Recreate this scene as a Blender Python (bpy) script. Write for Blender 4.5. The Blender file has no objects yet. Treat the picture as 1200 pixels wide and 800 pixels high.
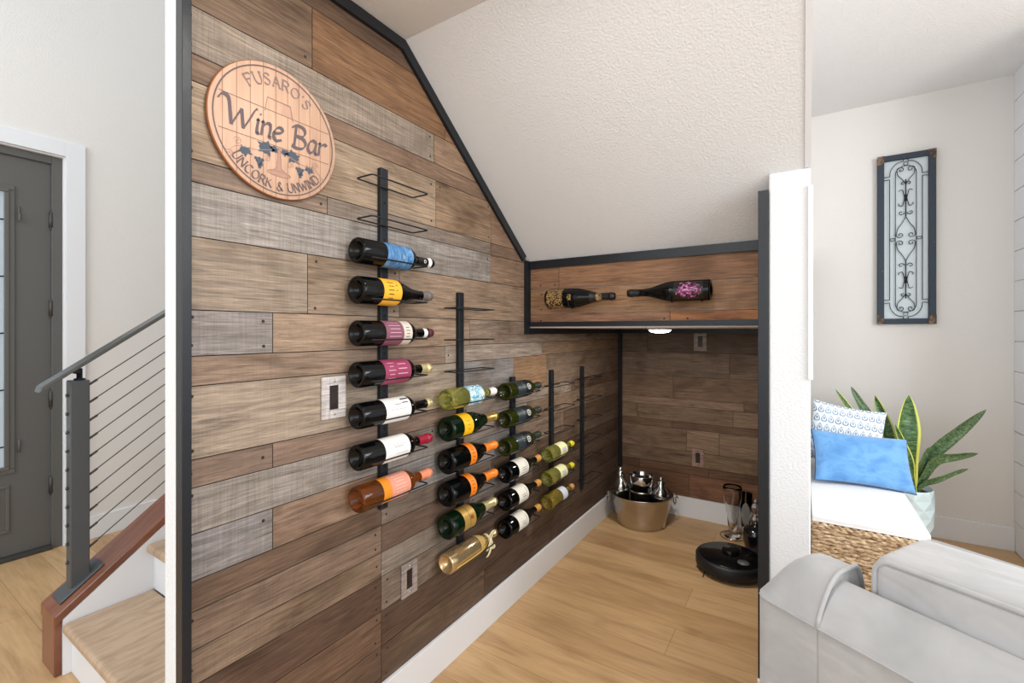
import bpy, bmesh, math, random
from mathutils import Vector, Matrix
random.seed(7)
PI = math.pi
sc = bpy.context.scene
C = sc.collection

# ------------------------------------------------------------------ camera
YAW = math.atan(341/533)
cam_d = bpy.data.cameras.new('camera'); cam_d.sensor_width = 36; cam_d.lens = 533/1200*36
cam_d.shift_y = -0.01; cam_d.clip_start = 0.02
cam = bpy.data.objects.new('camera', cam_d); C.objects.link(cam)
cam.location = (0, 0, 1.25); cam.rotation_euler = (PI/2, 0, YAW); sc.camera = cam

# ------------------------------------------------------------------ light
w = bpy.data.worlds.new('world'); sc.world = w; w.use_nodes = True
w.node_tree.nodes['Background'].inputs[0].default_value = (0.88, 0.945, 1.0, 1)
w.node_tree.nodes['Background'].inputs[1].default_value = 1.0
def area(name, loc, target, sx, sy, power, col=(1, 1, 1)):
    d = bpy.data.lights.new(name, 'AREA'); d.shape = 'RECTANGLE'; d.size = sx; d.size_y = sy
    d.energy = power; d.color = col
    o = bpy.data.objects.new(name, d); C.objects.link(o); o.location = loc
    o.rotation_euler = (Vector(target)-Vector(loc)).to_track_quat('-Z', 'Y').to_euler()
    return o
area('daylight_living_room', (3.2, -0.2, 1.7), (-1.1, 1.0, 1.3), 2.2, 1.8, 60, (.96, .98, 1))
area('daylight_behind', (0.6, -2.6, 1.9), (0.0, 2.0, 1.0), 3.0, 1.6, 19, (.95, .98, 1))
area('daylight_foyer', (-2.5, -1.9, 2.8), (-3.2, 1.5, 1.2), 1.6, 2.2, 30, (.93, .97, 1))
area('daylight_right_room', (2.6, 1.6, 2.3), (0.5, 3.4, 1.0), 1.2, 1.2, 37, (.95, .98, 1))
sc.view_settings.view_transform = 'Standard'; sc.view_settings.look = 'None'
sc.view_settings.gamma = 1; sc.view_settings.use_curve_mapping = False
sc.view_settings.exposure = 0.36
sc.cycles.max_bounces = 10; sc.cycles.transmission_bounces = 10; sc.cycles.transparent_max_bounces = 12
sc.cycles.sample_clamp_indirect = 6; sc.cycles.use_denoising = True

# ------------------------------------------------------------------ materials
def lin(c):
    return tuple(((v/255)/12.92 if v/255 <= .04045 else ((v/255+.055)/1.055)**2.4) for v in c)
def mat(name, rgb, rough=.6, metal=0., coat=0., trans=0., ior=1.45, emit=None, estr=0., bump=None, sheen=0.):
    m = bpy.data.materials.new(name); m.use_nodes = True
    n = m.node_tree.nodes; b = n['Principled BSDF']
    b.inputs['Base Color'].default_value = (*lin(rgb), 1)
    b.inputs['Roughness'].default_value = rough; b.inputs['Metallic'].default_value = metal
    b.inputs['Coat Weight'].default_value = coat; b.inputs['Transmission Weight'].default_value = trans
    b.inputs['IOR'].default_value = ior
    if sheen: b.inputs['Sheen Weight'].default_value = sheen
    if emit: b.inputs['Emission Color'].default_value = (*lin(emit), 1); b.inputs['Emission Strength'].default_value = estr
    if bump:
        sc_, st, det = bump
        t = n.new('ShaderNodeTexCoord'); no = n.new('ShaderNodeTexNoise'); no.inputs['Scale'].default_value = sc_
        no.inputs['Detail'].default_value = det
        bp = n.new('ShaderNodeBump'); bp.inputs['Strength'].default_value = st; bp.inputs['Distance'].default_value = .004
        L = m.node_tree.links
        L.new(t.outputs['Object'], no.inputs['Vector']); L.new(no.outputs['Fac'], bp.inputs['Height']); L.new(bp.outputs[0], b.inputs['Normal'])
    return m
class NT:
    """small node-building helper"""
    def __init__(s, m): s.t = m.node_tree; s.n = s.t.nodes; s.l = s.t.links; s.b = s.n['Principled BSDF']
    def new(s, k, **kw):
        n = s.n.new('ShaderNode'+k)
        for a, v in kw.items(): setattr(n, a, v)
        return n
    def link(s, a, b): s.l.new(a, b)
    def val(s, sock, v):
        if isinstance(v, bpy.types.NodeSocket): s.l.new(v, sock)
        else: sock.default_value = v
    def math(s, op, a, b=0., c=0.):
        n = s.new('Math', operation=op)
        for i, v in enumerate((a, b, c)): s.val(n.inputs[i], v)
        return n.outputs[0]
    def mix(s, f, a, b, mode='MIX'):
        n = s.new('Mix', data_type='RGBA', blend_type=mode)
        s.val(n.inputs[0], f); s.val(n.inputs[6], a); s.val(n.inputs[7], b)
        return n.outputs[2]
    def ramp(s, f, stops):
        n = s.new('ValToRGB'); e = n.color_ramp.elements
        while len(e) < len(stops): e.new(.5)
        for i, (p, c) in enumerate(stops): e[i].position = p; e[i].color = (*c, 1) if len(c) == 3 else c
        s.val(n.inputs[0], f); return n.outputs[0]
    def coord(s, which='Object', scale=(1, 1, 1), loc=(0, 0, 0)):
        t = s.new('TexCoord'); mp = s.new('Mapping'); mp.inputs['Scale'].default_value = scale; mp.inputs['Location'].default_value = loc
        s.link(t.outputs[which], mp.inputs[0]); return mp.outputs[0]
    def noise(s, vec, scale=5, detail=4, rough=.55, dist=0.):
        n = s.new('TexNoise'); s.val(n.inputs['Vector'], vec); n.inputs['Scale'].default_value = scale
        n.inputs['Detail'].default_value = detail; n.inputs['Roughness'].default_value = rough; n.inputs['Distortion'].default_value = dist
        return n.outputs['Fac']
    def bump(s, h, strength=.3, dist=.002):
        b = s.new('Bump'); b.inputs['Strength'].default_value = strength; b.inputs['Distance'].default_value = dist
        s.val(b.inputs['Height'], h); s.link(b.outputs[0], s.b.inputs['Normal'])

def plank_material(name, along):
    """weathered boards: colour from the face attribute 'tone', saw marks from 'saw', grain along the board"""
    m = mat(name, (120, 100, 80), .62); t = NT(m)
    at = t.new('Attribute', attribute_name='tone'); sw = t.new('Attribute', attribute_name='saw')
    tc = t.new('TexCoord'); add = t.new('VectorMath', operation='ADD')
    t.link(tc.outputs['Object'], add.inputs[0])
    off = t.new('VectorMath', operation='SCALE'); t.link(at.outputs['Color'], off.inputs[0]); off.inputs[3].default_value = 37.
    t.link(off.outputs[0], add.inputs[1])
    def mp(sc_):
        k = t.new('Mapping'); k.inputs['Scale'].default_value = sc_; t.link(add.outputs[0], k.inputs[0]); return k.outputs[0]
    if along == 'Y': g, gf, sv = mp((1, 2.4, 42)), mp((1, 12, 260)), mp((1, 230, 9))
    else: g, gf, sv = mp((2.4, 1, 42)), mp((12, 1, 260)), mp((230, 1, 9))
    n1 = t.noise(g, 1.6, 8, .72, 1.6); n2 = t.noise(gf, 1.0, 3, .6, .3); n3 = t.noise(sv, 1.0, 2, .5)
    n4 = t.noise(mp((3, 3, 5)), 1.2, 3, .6, .5)
    c = at.outputs['Color']
    r1 = t.ramp(n1, [(.26, (.28, .25, .23)), (.42, (.78, .76, .74)), (.53, (1.04, 1.03, 1.01)), (.74, (1.55, 1.49, 1.42))])
    c = t.mix(1., c, r1, 'MULTIPLY')
    r2 = t.ramp(n2, [(.3, (.55, .54, .53)), (.55, (1.0, 1.0, 1.0)), (.8, (1.45, 1.45, 1.45))])
    c = t.mix(.6, c, r2, 'MULTIPLY')
    r3 = t.ramp(n3, [(.3, (.78, .77, .77)), (.5, (1, 1, 1)), (.72, (1.22, 1.24, 1.26))])
    c = t.mix(t.math('MULTIPLY', sw.outputs['Fac'], .75), c, r3, 'MULTIPLY')
    r4 = t.ramp(n4, [(.28, (.58, .52, .46)), (.48, (1, 1, 1)), (.72, (1.14, 1.15, 1.17))])
    c = t.mix(1., c, r4, 'MULTIPLY')
    # a few knots
    vo = t.new('TexVoronoi'); vv = mp((3.2, 2.0, 9) if along == 'Y' else (2.0, 3.2, 9)); t.link(vv, vo.inputs['Vector']); vo.inputs['Scale'].default_value = 1.0
    kn = t.ramp(t.math('ADD', vo.outputs['Distance'], t.math('MULTIPLY', n1, .12)), [(.08, (.35, .3, .27)), (.17, (1, 1, 1))])
    c = t.mix(.8, c, kn, 'MULTIPLY')
    t.link(c, t.b.inputs['Base Color'])
    t.bump(t.math('ADD', t.math('MULTIPLY', n2, .6), n1), .35, .0015)
    return m

def floor_material():
    m = mat('oak_plank_floor', (190, 150, 105), .38); t = NT(m)
    v = t.coord('Object', (1, 1, 1))
    br = t.new('TexBrick'); t.link(v, br.inputs['Vector'])
    br.offset = .37; br.inputs['Scale'].default_value = 1; br.inputs['Mortar Size'].default_value = .0009
    br.inputs['Brick Width'].default_value = 1.22; br.inputs['Row Height'].default_value = .18
    br.inputs['Color1'].default_value = (*lin((204, 168, 124)), 1); br.inputs['Color2'].default_value = (*lin((186, 149, 106)), 1)
    br.inputs['Mortar'].default_value = (*lin((140, 106, 72)), 1)
    n1 = t.noise(t.coord('Object', (1.3, 9, 1)), 1.5, 6, .6, .8); n2 = t.noise(t.coord('Object', (6, 90, 1)), 1, 3, .6)
    n3 = t.noise(t.coord('Object', (.9, 5.5, 1), (5, 2, 0)), 1.3, 3, .5, 1.2)
    c = t.mix(.8, br.outputs['Color'], t.ramp(n1, [(.3, (.72, .68, .62)), (.5, (1, 1, 1)), (.75, (1.14, 1.12, 1.1))]), 'MULTIPLY')
    c = t.mix(.5, c, t.ramp(n2, [(.35, (.82, .8, .78)), (.6, (1.05, 1.05, 1.05))]), 'MULTIPLY')
    c = t.mix(.6, c, t.ramp(n3, [(.36, (.78, .74, .68)), (.5, (1, 1, 1))]), 'MULTIPLY')
    t.link(c, t.b.inputs['Base Color']); t.bump(n2, .08, .001)
    return m
def grain_material(name, rgb, rough=.4, scale=(1, 1, 1), dark=.6):
    m = mat(name, rgb, rough); t = NT(m)
    n = t.noise(t.coord('Object', scale), 2, 6, .6, 1.0)
    c = t.mix(1., (*lin(rgb), 1), t.ramp(n, [(.3, (dark, dark*.95, dark*.9)), (.6, (1.08, 1.08, 1.08))]), 'MULTIPLY')
    t.link(c, t.b.inputs['Base Color']); return m

M = {}
M['wall'] = mat('white_wall_paint', (226, 222, 217), .85, bump=(160, .25, 2))
M['texwall'] = mat('textured_white_plaster', (228, 229, 230), .9, bump=(150, .45, 2))
M['base'] = mat('white_trim_paint', (228, 229, 231), .45)
M['ceil'] = mat('ceiling_paint', (232, 231, 230), .9, bump=(120, .5, 2))
M['planksY'] = plank_material('weathered_boards_left', 'Y')
M['planksX'] = plank_material('weathered_boards_back', 'X')
M['gap'] = mat('board_gap', (26, 22, 20), .9)
M['nail'] = mat('nail_head', (52, 46, 42), .5, .4)
M['floor'] = floor_material()
M['trim'] = mat('charcoal_trim_paint', (25, 28, 33), .36, bump=(60, .1, 2))
M['iron'] = mat('black_iron', (34, 37, 42), .45, .3)
M['blackglass'] = mat('dark_bottle_glass', (6, 7, 8), .05, coat=0., ior=1.36)
M['greenglass'] = mat('deep_green_bottle_glass', (8, 26, 12), .05, ior=1.38)
M['oliveglass'] = mat('olive_green_bottle_glass', (36, 42, 10), .06, ior=1.38)
M['whitewine'] = mat('pale_wine_in_clear_glass', (226, 226, 128), .03, trans=.88, ior=1.35)
M['goldwine'] = mat('gold_wine_in_clear_glass', (214, 194, 96), .03, trans=.85, ior=1.35)
M['rose'] = mat('amber_rose_wine', (206, 124, 58), .03, trans=.9, ior=1.35)
M['steel'] = mat('brushed_steel', (196, 190, 182), .27, 1.)
M['chrome'] = mat('polished_chrome', (205, 205, 205), .08, 1.)
def glass_mat(name, rgb, rough=.0):
    return mat(name, rgb, rough, trans=1., ior=1.3)
M['glass'] = glass_mat('clear_glass', (250, 250, 250))
def flat(name, rgb, rough=.55, **k):
    if name not in M: M[name] = mat(name, rgb, rough, **k)
    return M[name]

# ------------------------------------------------------------------ mesh helpers
class MB:
    def __init__(s): s.v = []; s.f = []; s.m = []; s.sm = []; s.uv = {}; s.tone = {}
    def face(s, pts, m=0, sm=False, uv=None, tone=None):
        i = len(s.v); s.v += [tuple(p) for p in pts]; s.f.append(tuple(range(i, i+len(pts)))); s.m.append(m); s.sm.append(sm)
        if uv: s.uv[len(s.f)-1] = uv
        if tone: s.tone[len(s.f)-1] = tone
    def grid(s, P, m=0, sm=True, cu=False, cv=False, uv=None, flip=False):
        """P[i][j] rows of points joined into quads; cu/cv close the rows / columns"""
        a, b = len(P), len(P[0]); i0 = len(s.v)
        for r in P: s.v += [tuple(p) for p in r]
        for i in range(a if cu else a-1):
            for j in range(b if cv else b-1):
                q = [i0+i*b+j, i0+((i+1) % a)*b+j, i0+((i+1) % a)*b+(j+1) % b, i0+i*b+(j+1) % b]
                if flip: q.reverse()
                s.f.append(tuple(q)); s.m.append(m(i, j) if callable(m) else m); s.sm.append(sm)
                if uv:
                    U = [uv[i][j], uv[(i+1) % a][j], uv[(i+1) % a][(j+1) % b], uv[i][(j+1) % b]]
                    if flip: U.reverse()
                    s.uv[len(s.f)-1] = U
        return s
    def box(s, x0, x1, y0, y1, z0, z1, m=0, tone=None):
        x0, x1 = min(x0, x1), max(x0, x1); y0, y1 = min(y0, y1), max(y0, y1); z0, z1 = min(z0, z1), max(z0, z1)
        p = [(x0, y0, z0), (x1, y0, z0), (x1, y1, z0), (x0, y1, z0), (x0, y0, z1), (x1, y0, z1), (x1, y1, z1), (x0, y1, z1)]
        i = len(s.v); s.v += p
        for q in ((3, 2, 1, 0), (4, 5, 6, 7), (0, 1, 5, 4), (1, 2, 6, 5), (2, 3, 7, 6), (3, 0, 4, 7)):
            s.f.append(tuple(i+k for k in q)); s.m.append(m); s.sm.append(False)
            if tone: s.tone[len(s.f)-1] = tone
        return s
    def prism(s, poly, fn, a, b, m=0, sm=False, tone=None):
        """poly of (p,q); fn(p,q,t) -> xyz ; extruded from t=a to t=b"""
        n = len(poly); i = len(s.v)
        if tone:
            for k in range(n+2): s.tone[len(s.f)+k] = tone
        s.v += [tuple(fn(p, q, a)) for p, q in poly] + [tuple(fn(p, q, b)) for p, q in poly]
        s.f.append(tuple(i+k for k in range(n))[::-1]); s.m.append(m); s.sm.append(False)
        s.f.append(tuple(i+n+k for k in range(n))); s.m.append(m); s.sm.append(False)
        for k in range(n):
            s.f.append((i+k, i+(k+1) % n, i+n+(k+1) % n, i+n+k)); s.m.append(m); s.sm.append(sm)
        return s
    def lathe(s, prof, c=(0, 0, 0), seg=28, m=0, axis='Z', a0=0., a1=2*PI):
        """prof: (r, z) or (r, z, mat)"""
        full = abs(a1-a0-2*PI) < 1e-6; n = seg if full else seg+1
        P = []
        for k in prof:
            r, z = k[0], k[1]; row = []
            for j in range(n):
                a = a0+(a1-a0)*j/seg; x, y = r*math.cos(a), r*math.sin(a)
                p = (x, y, z) if axis == 'Z' else ((z, x, y) if axis == 'X' else (y, z, x))
                row.append((c[0]+p[0], c[1]+p[1], c[2]+p[2]))
            P.append(row)
        mm = (lambda i, j: prof[i][2] if len(prof[i]) > 2 else m)
        return s.grid(P, mm, True, False, full, flip=True)
    def tube(s, pts, r, seg=8, closed=False, m=0, caps=True):
        pts = [Vector(p) for p in pts]; n = len(pts); R = r if callable(r) else (lambda t: r)
        P = []; up = None
        for i, p in enumerate(pts):
            if closed: d = pts[(i+1) % n]-pts[i-1]
            else: d = pts[min(i+1, n-1)]-pts[max(i-1, 0)]
            d.normalize()
            if up is None: up = Vector((0, 0, 1)) if abs(d.z) < .9 else Vector((1, 0, 0))
            a = d.cross(up)
            if a.length < 1e-5: a = d.cross(Vector((1, .3, .2)))
            a.normalize(); b = a.cross(d).normalized(); up = b
            rr = R(i/max(1, n-1)); P.append([p+(a*math.cos(2*PI*j/seg)+b*math.sin(2*PI*j/seg))*rr for j in range(seg)])
        i0 = len(s.v); s.grid(P, m, True, closed, True)
        if caps and not closed:
            s.f.append(tuple(i0+j for j in range(seg))); s.m.append(m); s.sm.append(False)
            s.f.append(tuple(i0+(n-1)*seg+j for j in range(seg))[::-1]); s.m.append(m); s.sm.append(False)
        return s
    def build(s, name, mats, parent=None, bevel=0., bseg=2, subd=0, solid=0., fixn=True, cuts=()):
        me = bpy.data.meshes.new(name); me.from_pydata(s.v, [], s.f)
        if not isinstance(mats, (list, tuple)): mats = [mats]
        for k in mats: me.materials.append(k)
        me.polygons.foreach_set('material_index', s.m); me.polygons.foreach_set('use_smooth', s.sm)
        if s.uv:
            L = me.uv_layers.new(name='UVMap')
            for fi, U in s.uv.items():
                for li, u in zip(me.polygons[fi].loop_indices, U): L.data[li].uv = u
        if s.tone:
            a = me.color_attributes.new('tone', 'FLOAT_COLOR', 'CORNER'); q = me.attributes.new('saw', 'FLOAT', 'FACE')
            for p in me.polygons:
                t = s.tone.get(p.index, (.05, .05, .05, 0))
                for li in p.loop_indices: a.data[li].color = (t[0], t[1], t[2], 1)
                q.data[p.index].value = t[3]
        if fixn or cuts:
            bm = bmesh.new(); bm.from_mesh(me)
            for co, no in cuts:
                bmesh.ops.bisect_plane(bm, geom=bm.verts[:]+bm.edges[:]+bm.faces[:], plane_co=co, plane_no=no, clear_outer=True)
            if fixn: bmesh.ops.recalc_face_normals(bm, faces=bm.faces[:])
            bm.to_mesh(me); bm.free()
        me.update()
        o = bpy.data.objects.new(name, me); C.objects.link(o)
        if parent: o.parent = parent
        if solid: k = o.modifiers.new('solid', 'SOLIDIFY'); k.thickness = solid; k.offset = 0
        if bevel:
            k = o.modifiers.new('bevel', 'BEVEL'); k.width = bevel; k.segments = bseg; k.limit_method = 'ANGLE'
        if subd: k = o.modifiers.new('sub', 'SUBSURF'); k.levels = subd; k.render_levels = subd
        return o
def thing(name, label, cat, loc=(0, 0, 0), group=None, rot=(0, 0, 0)):
    o = bpy.data.objects.new(name, None); C.objects.link(o); o.empty_display_size = .05
    o.location = loc; o.rotation_euler = rot; tag(o, label, cat, group); return o
def tag(o, label, cat, group=None):
    o['label'] = label; o['category'] = cat
    if group: o['group'] = group
    return o
def struct(o): o['kind'] = 'structure'; return o
def copy_tree(o, parent=None):
    c = o.copy(); C.objects.link(c)
    if parent: c.parent = parent
    for ch in list(o.children): copy_tree(ch, c)
    return c
def smooth_path(P, n=6, closed=False):
    P = [Vector(p) for p in P]; out = []; N = len(P)
    g = (lambda i: P[i % N]) if closed else (lambda i: P[max(0, min(N-1, i))])
    for i in range(N if closed else N-1):
        p0, p1, p2, p3 = g(i-1), g(i), g(i+1), g(i+2)
        for k in range(n):
            t = k/n; out.append(.5*((2*p1)+(-p0+p2)*t+(2*p0-5*p1+4*p2-p3)*t*t+(-p0+3*p1-3*p2+p3)*t**3))
    if not closed: out.append(P[-1])
    return out

# ================================================================== THE SETTING
WX = -1.13                     # face of the boarded wall
BY = 3.225                     # face of the boarded back wall
SY = 1.909                     # face of the boarded bulkhead
ZC, YC = 2.222, 1.087          # flat part of the niche ceiling and where it starts to slope
ZS = 1.583                     # where the slope meets the bulkhead
SL = (ZC-ZS)/(SY-YC)
PY = 1.68                      # front of the pier
struct(MB().box(-3.75, 4.2, -3.2, 3.85, -.06, 0).build('floor', M['floor']))

# boards of the left wall : rows of (z_top, [(y_end, colour, saw marks)...])
rows = [
 (2.30, [(1.7, (104, 82, 66), .1)]),
 (2.135, [(.753, (122, 100, 82), .15), (1.3, (130, 98, 70), .1), (9, (126, 96, 72), 0)]),
 (1.966, [(1.24, (150, 141, 131), .9), (9, (148, 124, 101), .2)]),
 (1.861, [(1.9, (128, 104, 84), .2), (9, (120, 98, 80), 0)]),
 (1.801, [(1.25, (160, 142, 120), .2), (1.60, (146, 122, 98), .1), (9, (140, 114, 92), .1)]),
 (1.629, [(.80, (126, 110, 98), .3), (1.596, (126, 116, 108), .5), (9, (118, 96, 80), 0)]),
 (1.579, [(1.596, (158, 157, 156), .9), (9, (142, 118, 98), .1)]),
 (1.459, [(.739, (156, 144, 130), .3), (1.072, (152, 134, 116), .1), (1.95, (148, 128, 108), .2), (9, (130, 110, 94), .1)]),
 (1.297, [(.643, (144, 143, 146), .6), (1.45, (158, 138, 118), .2), (9, (146, 130, 116), .2)]),
 (1.195, [(1.30, (138, 118, 103), .3), (2.05, (156, 146, 136), .4), (9, (134, 112, 92), .1)]),
 (1.129, [(1.41, (162, 149, 134), .3), (1.78, (144, 146, 150), .7), (2.10, (148, 116, 82), .1), (9, (124, 108, 94), .2)]),
 (.967, [(.643, (122, 104, 93), .2), (1.40, (126, 106, 93), .2), (2.4, (138, 128, 118), .2), (9, (108, 88, 72), .1)]),
 (.905, [(1.25, (151, 149, 147), .9), (1.9, (138, 132, 126), .5), (9, (122, 104, 88), .1)]),
 (.803, [(.643, (141, 144, 149), .7), (.995, (142, 120, 102), .2), (1.75, (138, 140, 143), .8), (2.3, (120, 104, 92), .2), (9, (100, 82, 68), .1)]),
 (.699, [(.995, (104, 84, 69), .1), (1.6, (118, 108, 100), .4), (2.5, (98, 80, 66), .1), (9, (106, 90, 76), .1)]),
 (.632, [(.995, (121, 103, 88), .3), (1.45, (100, 82, 70), .2), (1.95, (120, 116, 114), .5), (9, (88, 72, 60), .1)]),
 (.547, [(.995, (121, 103, 88), .3), (1.62, (126, 120, 113), .5), (9, (94, 78, 66), .1)]),
 (.469, [(.995, (92, 71, 58), .1), (1.40, (116, 106, 96), .3), (9, (90, 72, 60), .1)]),
 (.359, [(.995, (104, 82, 66), .2), (1.9, (84, 67, 56), .1), (9, (92, 76, 64), .1)]),
 (.249, [(.995, (96, 76, 62), .1), (1.55, (98, 80, 66), .2), (9, (84, 68, 57), .2)]),
 (.13, [])]
def tonef(c, saw, jitter=.05):
    l = lin(c); mn = lin((138, 116, 99)); w_ = .22 if sum(l) > .42 else 0.; l = [v*(1-w_)+q*w_ for v, q in zip(l, mn)]; l = [l[0]*1.02, l[1]*.985, l[2]*.96]; l = [l[0]*(1-.16*saw), l[1]*(1-.18*saw), l[2]*(1-.22*saw)]; k = .98+random.uniform(-jitter, jitter)
    return (l[0]*k+random.uniform(0, .003), l[1]*k+random.uniform(0, .003), l[2]*k+random.uniform(0, .003), saw)
def nails(mb, fn, p0, p1, z0, z1):
    for p in (p0+.022, p1-.022):
        if p1-p0 < .1: continue
        for z in ((z0+.02, z1-.02) if z1-z0 > .08 else ((z0+z1)/2,)):
            p_, z_ = p+random.uniform(-.004, .004), z+random.uniform(-.004, .004)
            if random.random() < .15: continue
            mb.face([fn(p_+.0042*math.cos(a*PI/5), z_+.0042*math.sin(a*PI/5)) for a in range(10)], 2)
b = MB(); G = .0012
zmax = lambda y: min(ZC+.02, ZC+.02-SL*(y-YC))
def clip(poly):
    for f in (lambda p: ZC+.01-p[1], lambda p: ZC+.01-SL*(p[0]-YC)-p[1]):
        out = []
        for a, c in zip(poly, poly[1:]+poly[:1]):
            fa, fc = f(a), f(c)
            if fa >= 0: out.append(a)
            if fa*fc < 0: u = fa/(fa-fc); out.append((a[0]+(c[0]-a[0])*u, a[1]+(c[1]-a[1])*u))
        poly = out
        if len(poly) < 3: return []
    return poly
for i in range(len(rows)-1):
    z1, z0 = rows[i][0], rows[i+1][0]; y0 = .437
    for ye, c, sw in rows[i][1]:
        y1 = min(ye, BY)
        if y1 <= y0: break
        tn = tonef(c, sw)
        if y0 < SY:
            po = clip([(y0+G, z0+G), (min(y1, SY)-G*(y1 < SY), z0+G), (min(y1, SY)-G*(y1 < SY), z1-G), (y0+G, z1-G)])
            if len(po) > 2: b.prism(po, lambda p, q, t: (t, p, q), WX-.012, WX, tone=tn)
        if y1 > SY and z0 < 1.27: b.box(WX-.012, WX, max(y0+G, SY), y1-G, z0+G, min(z1-G, 1.2655), 0, tn)
        if random.random() < .75 and y0 < 1.7 and z1 < zmax(y0) and z1 < zmax(y1): nails(b, lambda p, z: (WX+.0004, p, z), y0, y1, z0, z1)
        y0 = y1
b.prism(clip([(.438, .01), (SY, .01), (SY, 2.4), (.438, 2.4)]), lambda p, q, t: (t, p, q), WX-.011, WX-.0025, 1)
b.box(WX-.011, WX-.0025, SY, BY-.001, .01, 1.27, 1)
wl = b.build('wall_left', [M['planksY'], M['gap'], M['nail']])
struct(wl)
# plaster core of that wall, its white end and the face towards the stairs
core = MB().prism([(.437, 0), (BY+.1, 0), (BY+.1, 5.2), (.437, 5.2)], lambda p, q, t: (t, p, q), -1.207, WX-.0125)
struct(core.build('wall_core', M['texwall'], bevel=.012, bseg=3))

# back wall boards
zb = [1.265, 1.103, .941, .79, .738, .633, .587, .438, .341, .286, .13]
cols = [(112, 98, 88), (122, 104, 90), (122, 98, 78), (138, 116, 96), (140, 118, 96), (118, 92, 72), (140, 116, 94), (132, 108, 84), (106, 78, 58), (118, 84, 62)]
b = MB()
for i in range(len(zb)-1):
    x0 = WX+.001; cuts_ = sorted(random.uniform(-1.0, -.2) for _ in range(1 if i % 2 else 2))+[-.095]
    for x1 in cuts_:
        if x1-x0 < .12 and x1 != -.095: continue
        k_ = random.uniform(.92, 1.08); c = tuple(v*k_ for v in cols[i])
        b.box(x0+G, x1-G, BY, BY+.012, zb[i+1]+G, zb[i]-G, 0, tonef(c, random.choice((0, .2, .4)))); x0 = x1
b.box(WX+.001, -.1, BY+.003, BY+.0115, .14, 1.26, 1)
struct(b.build('wall_back', [M['planksX'], M['gap']]))
struct(MB().box(WX-.08, 4.2, 3.72, 3.84, 0, 2.78).box(WX-.0125, 0, BY+.0125, BY+.08, 0, 2.6).build('wall_far', M['wall']))
struct(MB().box(-3.75, -1.207, 3.72, 3.84, 0, 5.2).build('wall_foyer_back', M['wall']))

# bulkhead boards
b = MB()
for z1, z0, js in ((1.58, 1.449, [(-.961, (142, 104, 74)), (-.1, (150, 108, 76))]), (1.449, 1.331, [(-.1, (166, 128, 94))]),
                   (1.331, 1.27, [(-.457, (146, 104, 78)), (-.1, (176, 116, 68))])):
    x0 = WX+.001
    for x1, c in js:
        b.box(x0+G, x1-G, SY, SY+.012, z0+G, z1-G, 0, tonef(c, .35 if z1 == 1.449 else .05)); 
        nails(b, lambda p, z: (p, SY-.0004, z), x0+.05, x1, z0, z1); x0 = x1
struct(b.build('wall_bulkhead', [M['planksX'], M['gap'], M['nail']]))
struct(MB().box(WX+.001, -.1, SY+.013, BY, 1.266, 1.34).build('ceiling_niche', M['ceil']))
# flat and sloped ceiling over the niche: one slab
prof = [(.437, ZC), (YC, ZC), (SY+.05, ZC-SL*(SY+.05-YC)), (SY+.05, ZC+.45), (.437, ZC+.45)]
struct(MB().prism(prof, lambda p, q, t: (t, p, q), WX-.012, .004).build('ceiling_slope', M['texwall']))
# side of the upper flight, its edge just below the slope
side = [(.437, ZC-.004), (YC, ZC-.004), (PY+.0, ZC-SL*(PY-YC)-.004), (3.72, ZC-SL*(PY-YC)-.004), (3.72, 2.9), (.437, 2.9)]
struct(MB().prism(side, lambda p, q, t: (t, p, q), .0045, .02).build('wall_stair_side', M['base']))
# pier
struct(MB().box(-.0926, .02, PY, BY+.09, 0, ZC-SL*(PY-YC)-.0045).build('wall_pier', M['texwall'], bevel=.004))
struct(MB().box(-.104, -.0926, PY+.004, BY, .0, 1.6).build('wall_pier_boards', M['planksX']))
# right hand room
struct(MB().box(1.02, 1.6, 3.05, 3.72, 0, 2.71).build('wall_right', M['wall']))
sh = MB()
for k in range(16):
    sh.box(1.012, 1.0195, 3.05, 3.719, .005+k*.17, .170+k*.17)
struct(sh.build('wall_right_boards', M['base'], bevel=.001))
struct(MB().box(.02, 4.2, -3.2, 3.72, 2.71, 2.8).box(-1.207, .02, -3.2, .436, 2.71, 2.8).build('ceiling', M['ceil']))
struct(MB().box(.021, 1.012, 3.704, 3.72, 0, .133).build('baseboard_far', M['base'], bevel=.003))
struct(MB().box(WX+.0005, WX+.014, .46, BY-.001, 0, .133).build('baseboard_left', M['base'], bevel=.002))
struct(MB().box(WX+.0145, -.105, BY-.0145, BY-.0005, 0, .133).build('baseboard_back', M['base'], bevel=.002))
struct(MB().box(-.124, .022, PY-.027, PY-.0135, 0, .131).build('baseboard_pier', M['base'], bevel=.002))

# dark trims -------------------------------------------------------
T = .014; tw = .034
def sstrip(pts, wid, t0=WX+.0006, t1=WX+T, side=1):
    """mitred strip on the left wall following pts (y,z), width towards the room side"""
    n = len(pts); inn = []
    for i in range(n):
        d = []
        if i > 0: d.append(Vector((pts[i][0]-pts[i-1][0], pts[i][1]-pts[i-1][1])).normalized())
        if i < n-1: d.append(Vector((pts[i+1][0]-pts[i][0], pts[i+1][1]-pts[i][1])).normalized())
        nn = [Vector((v.y, -v.x)) for v in d]
        if len(nn) == 2: a = (nn[0]+nn[1]).normalized(); a = a/ max(.2, a.dot(nn[0]))
        else: a = nn[0]
        inn.append((pts[i][0]+a.x*wid*side, pts[i][1]+a.y*wid*side))
    b = MB()
    for i in range(n-1):
        b.prism([pts[i], pts[i+1], inn[i+1], inn[i]], lambda p, q, t: (t, p, q), t0, t1)
    return b
e = .0015
struct(sstrip([(.456, ZC-e), (YC, ZC-e), (SY-.037, ZC-SL*(SY-.037-YC)-e*1.3)], tw).build('trim_1', M['trim']))
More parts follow.
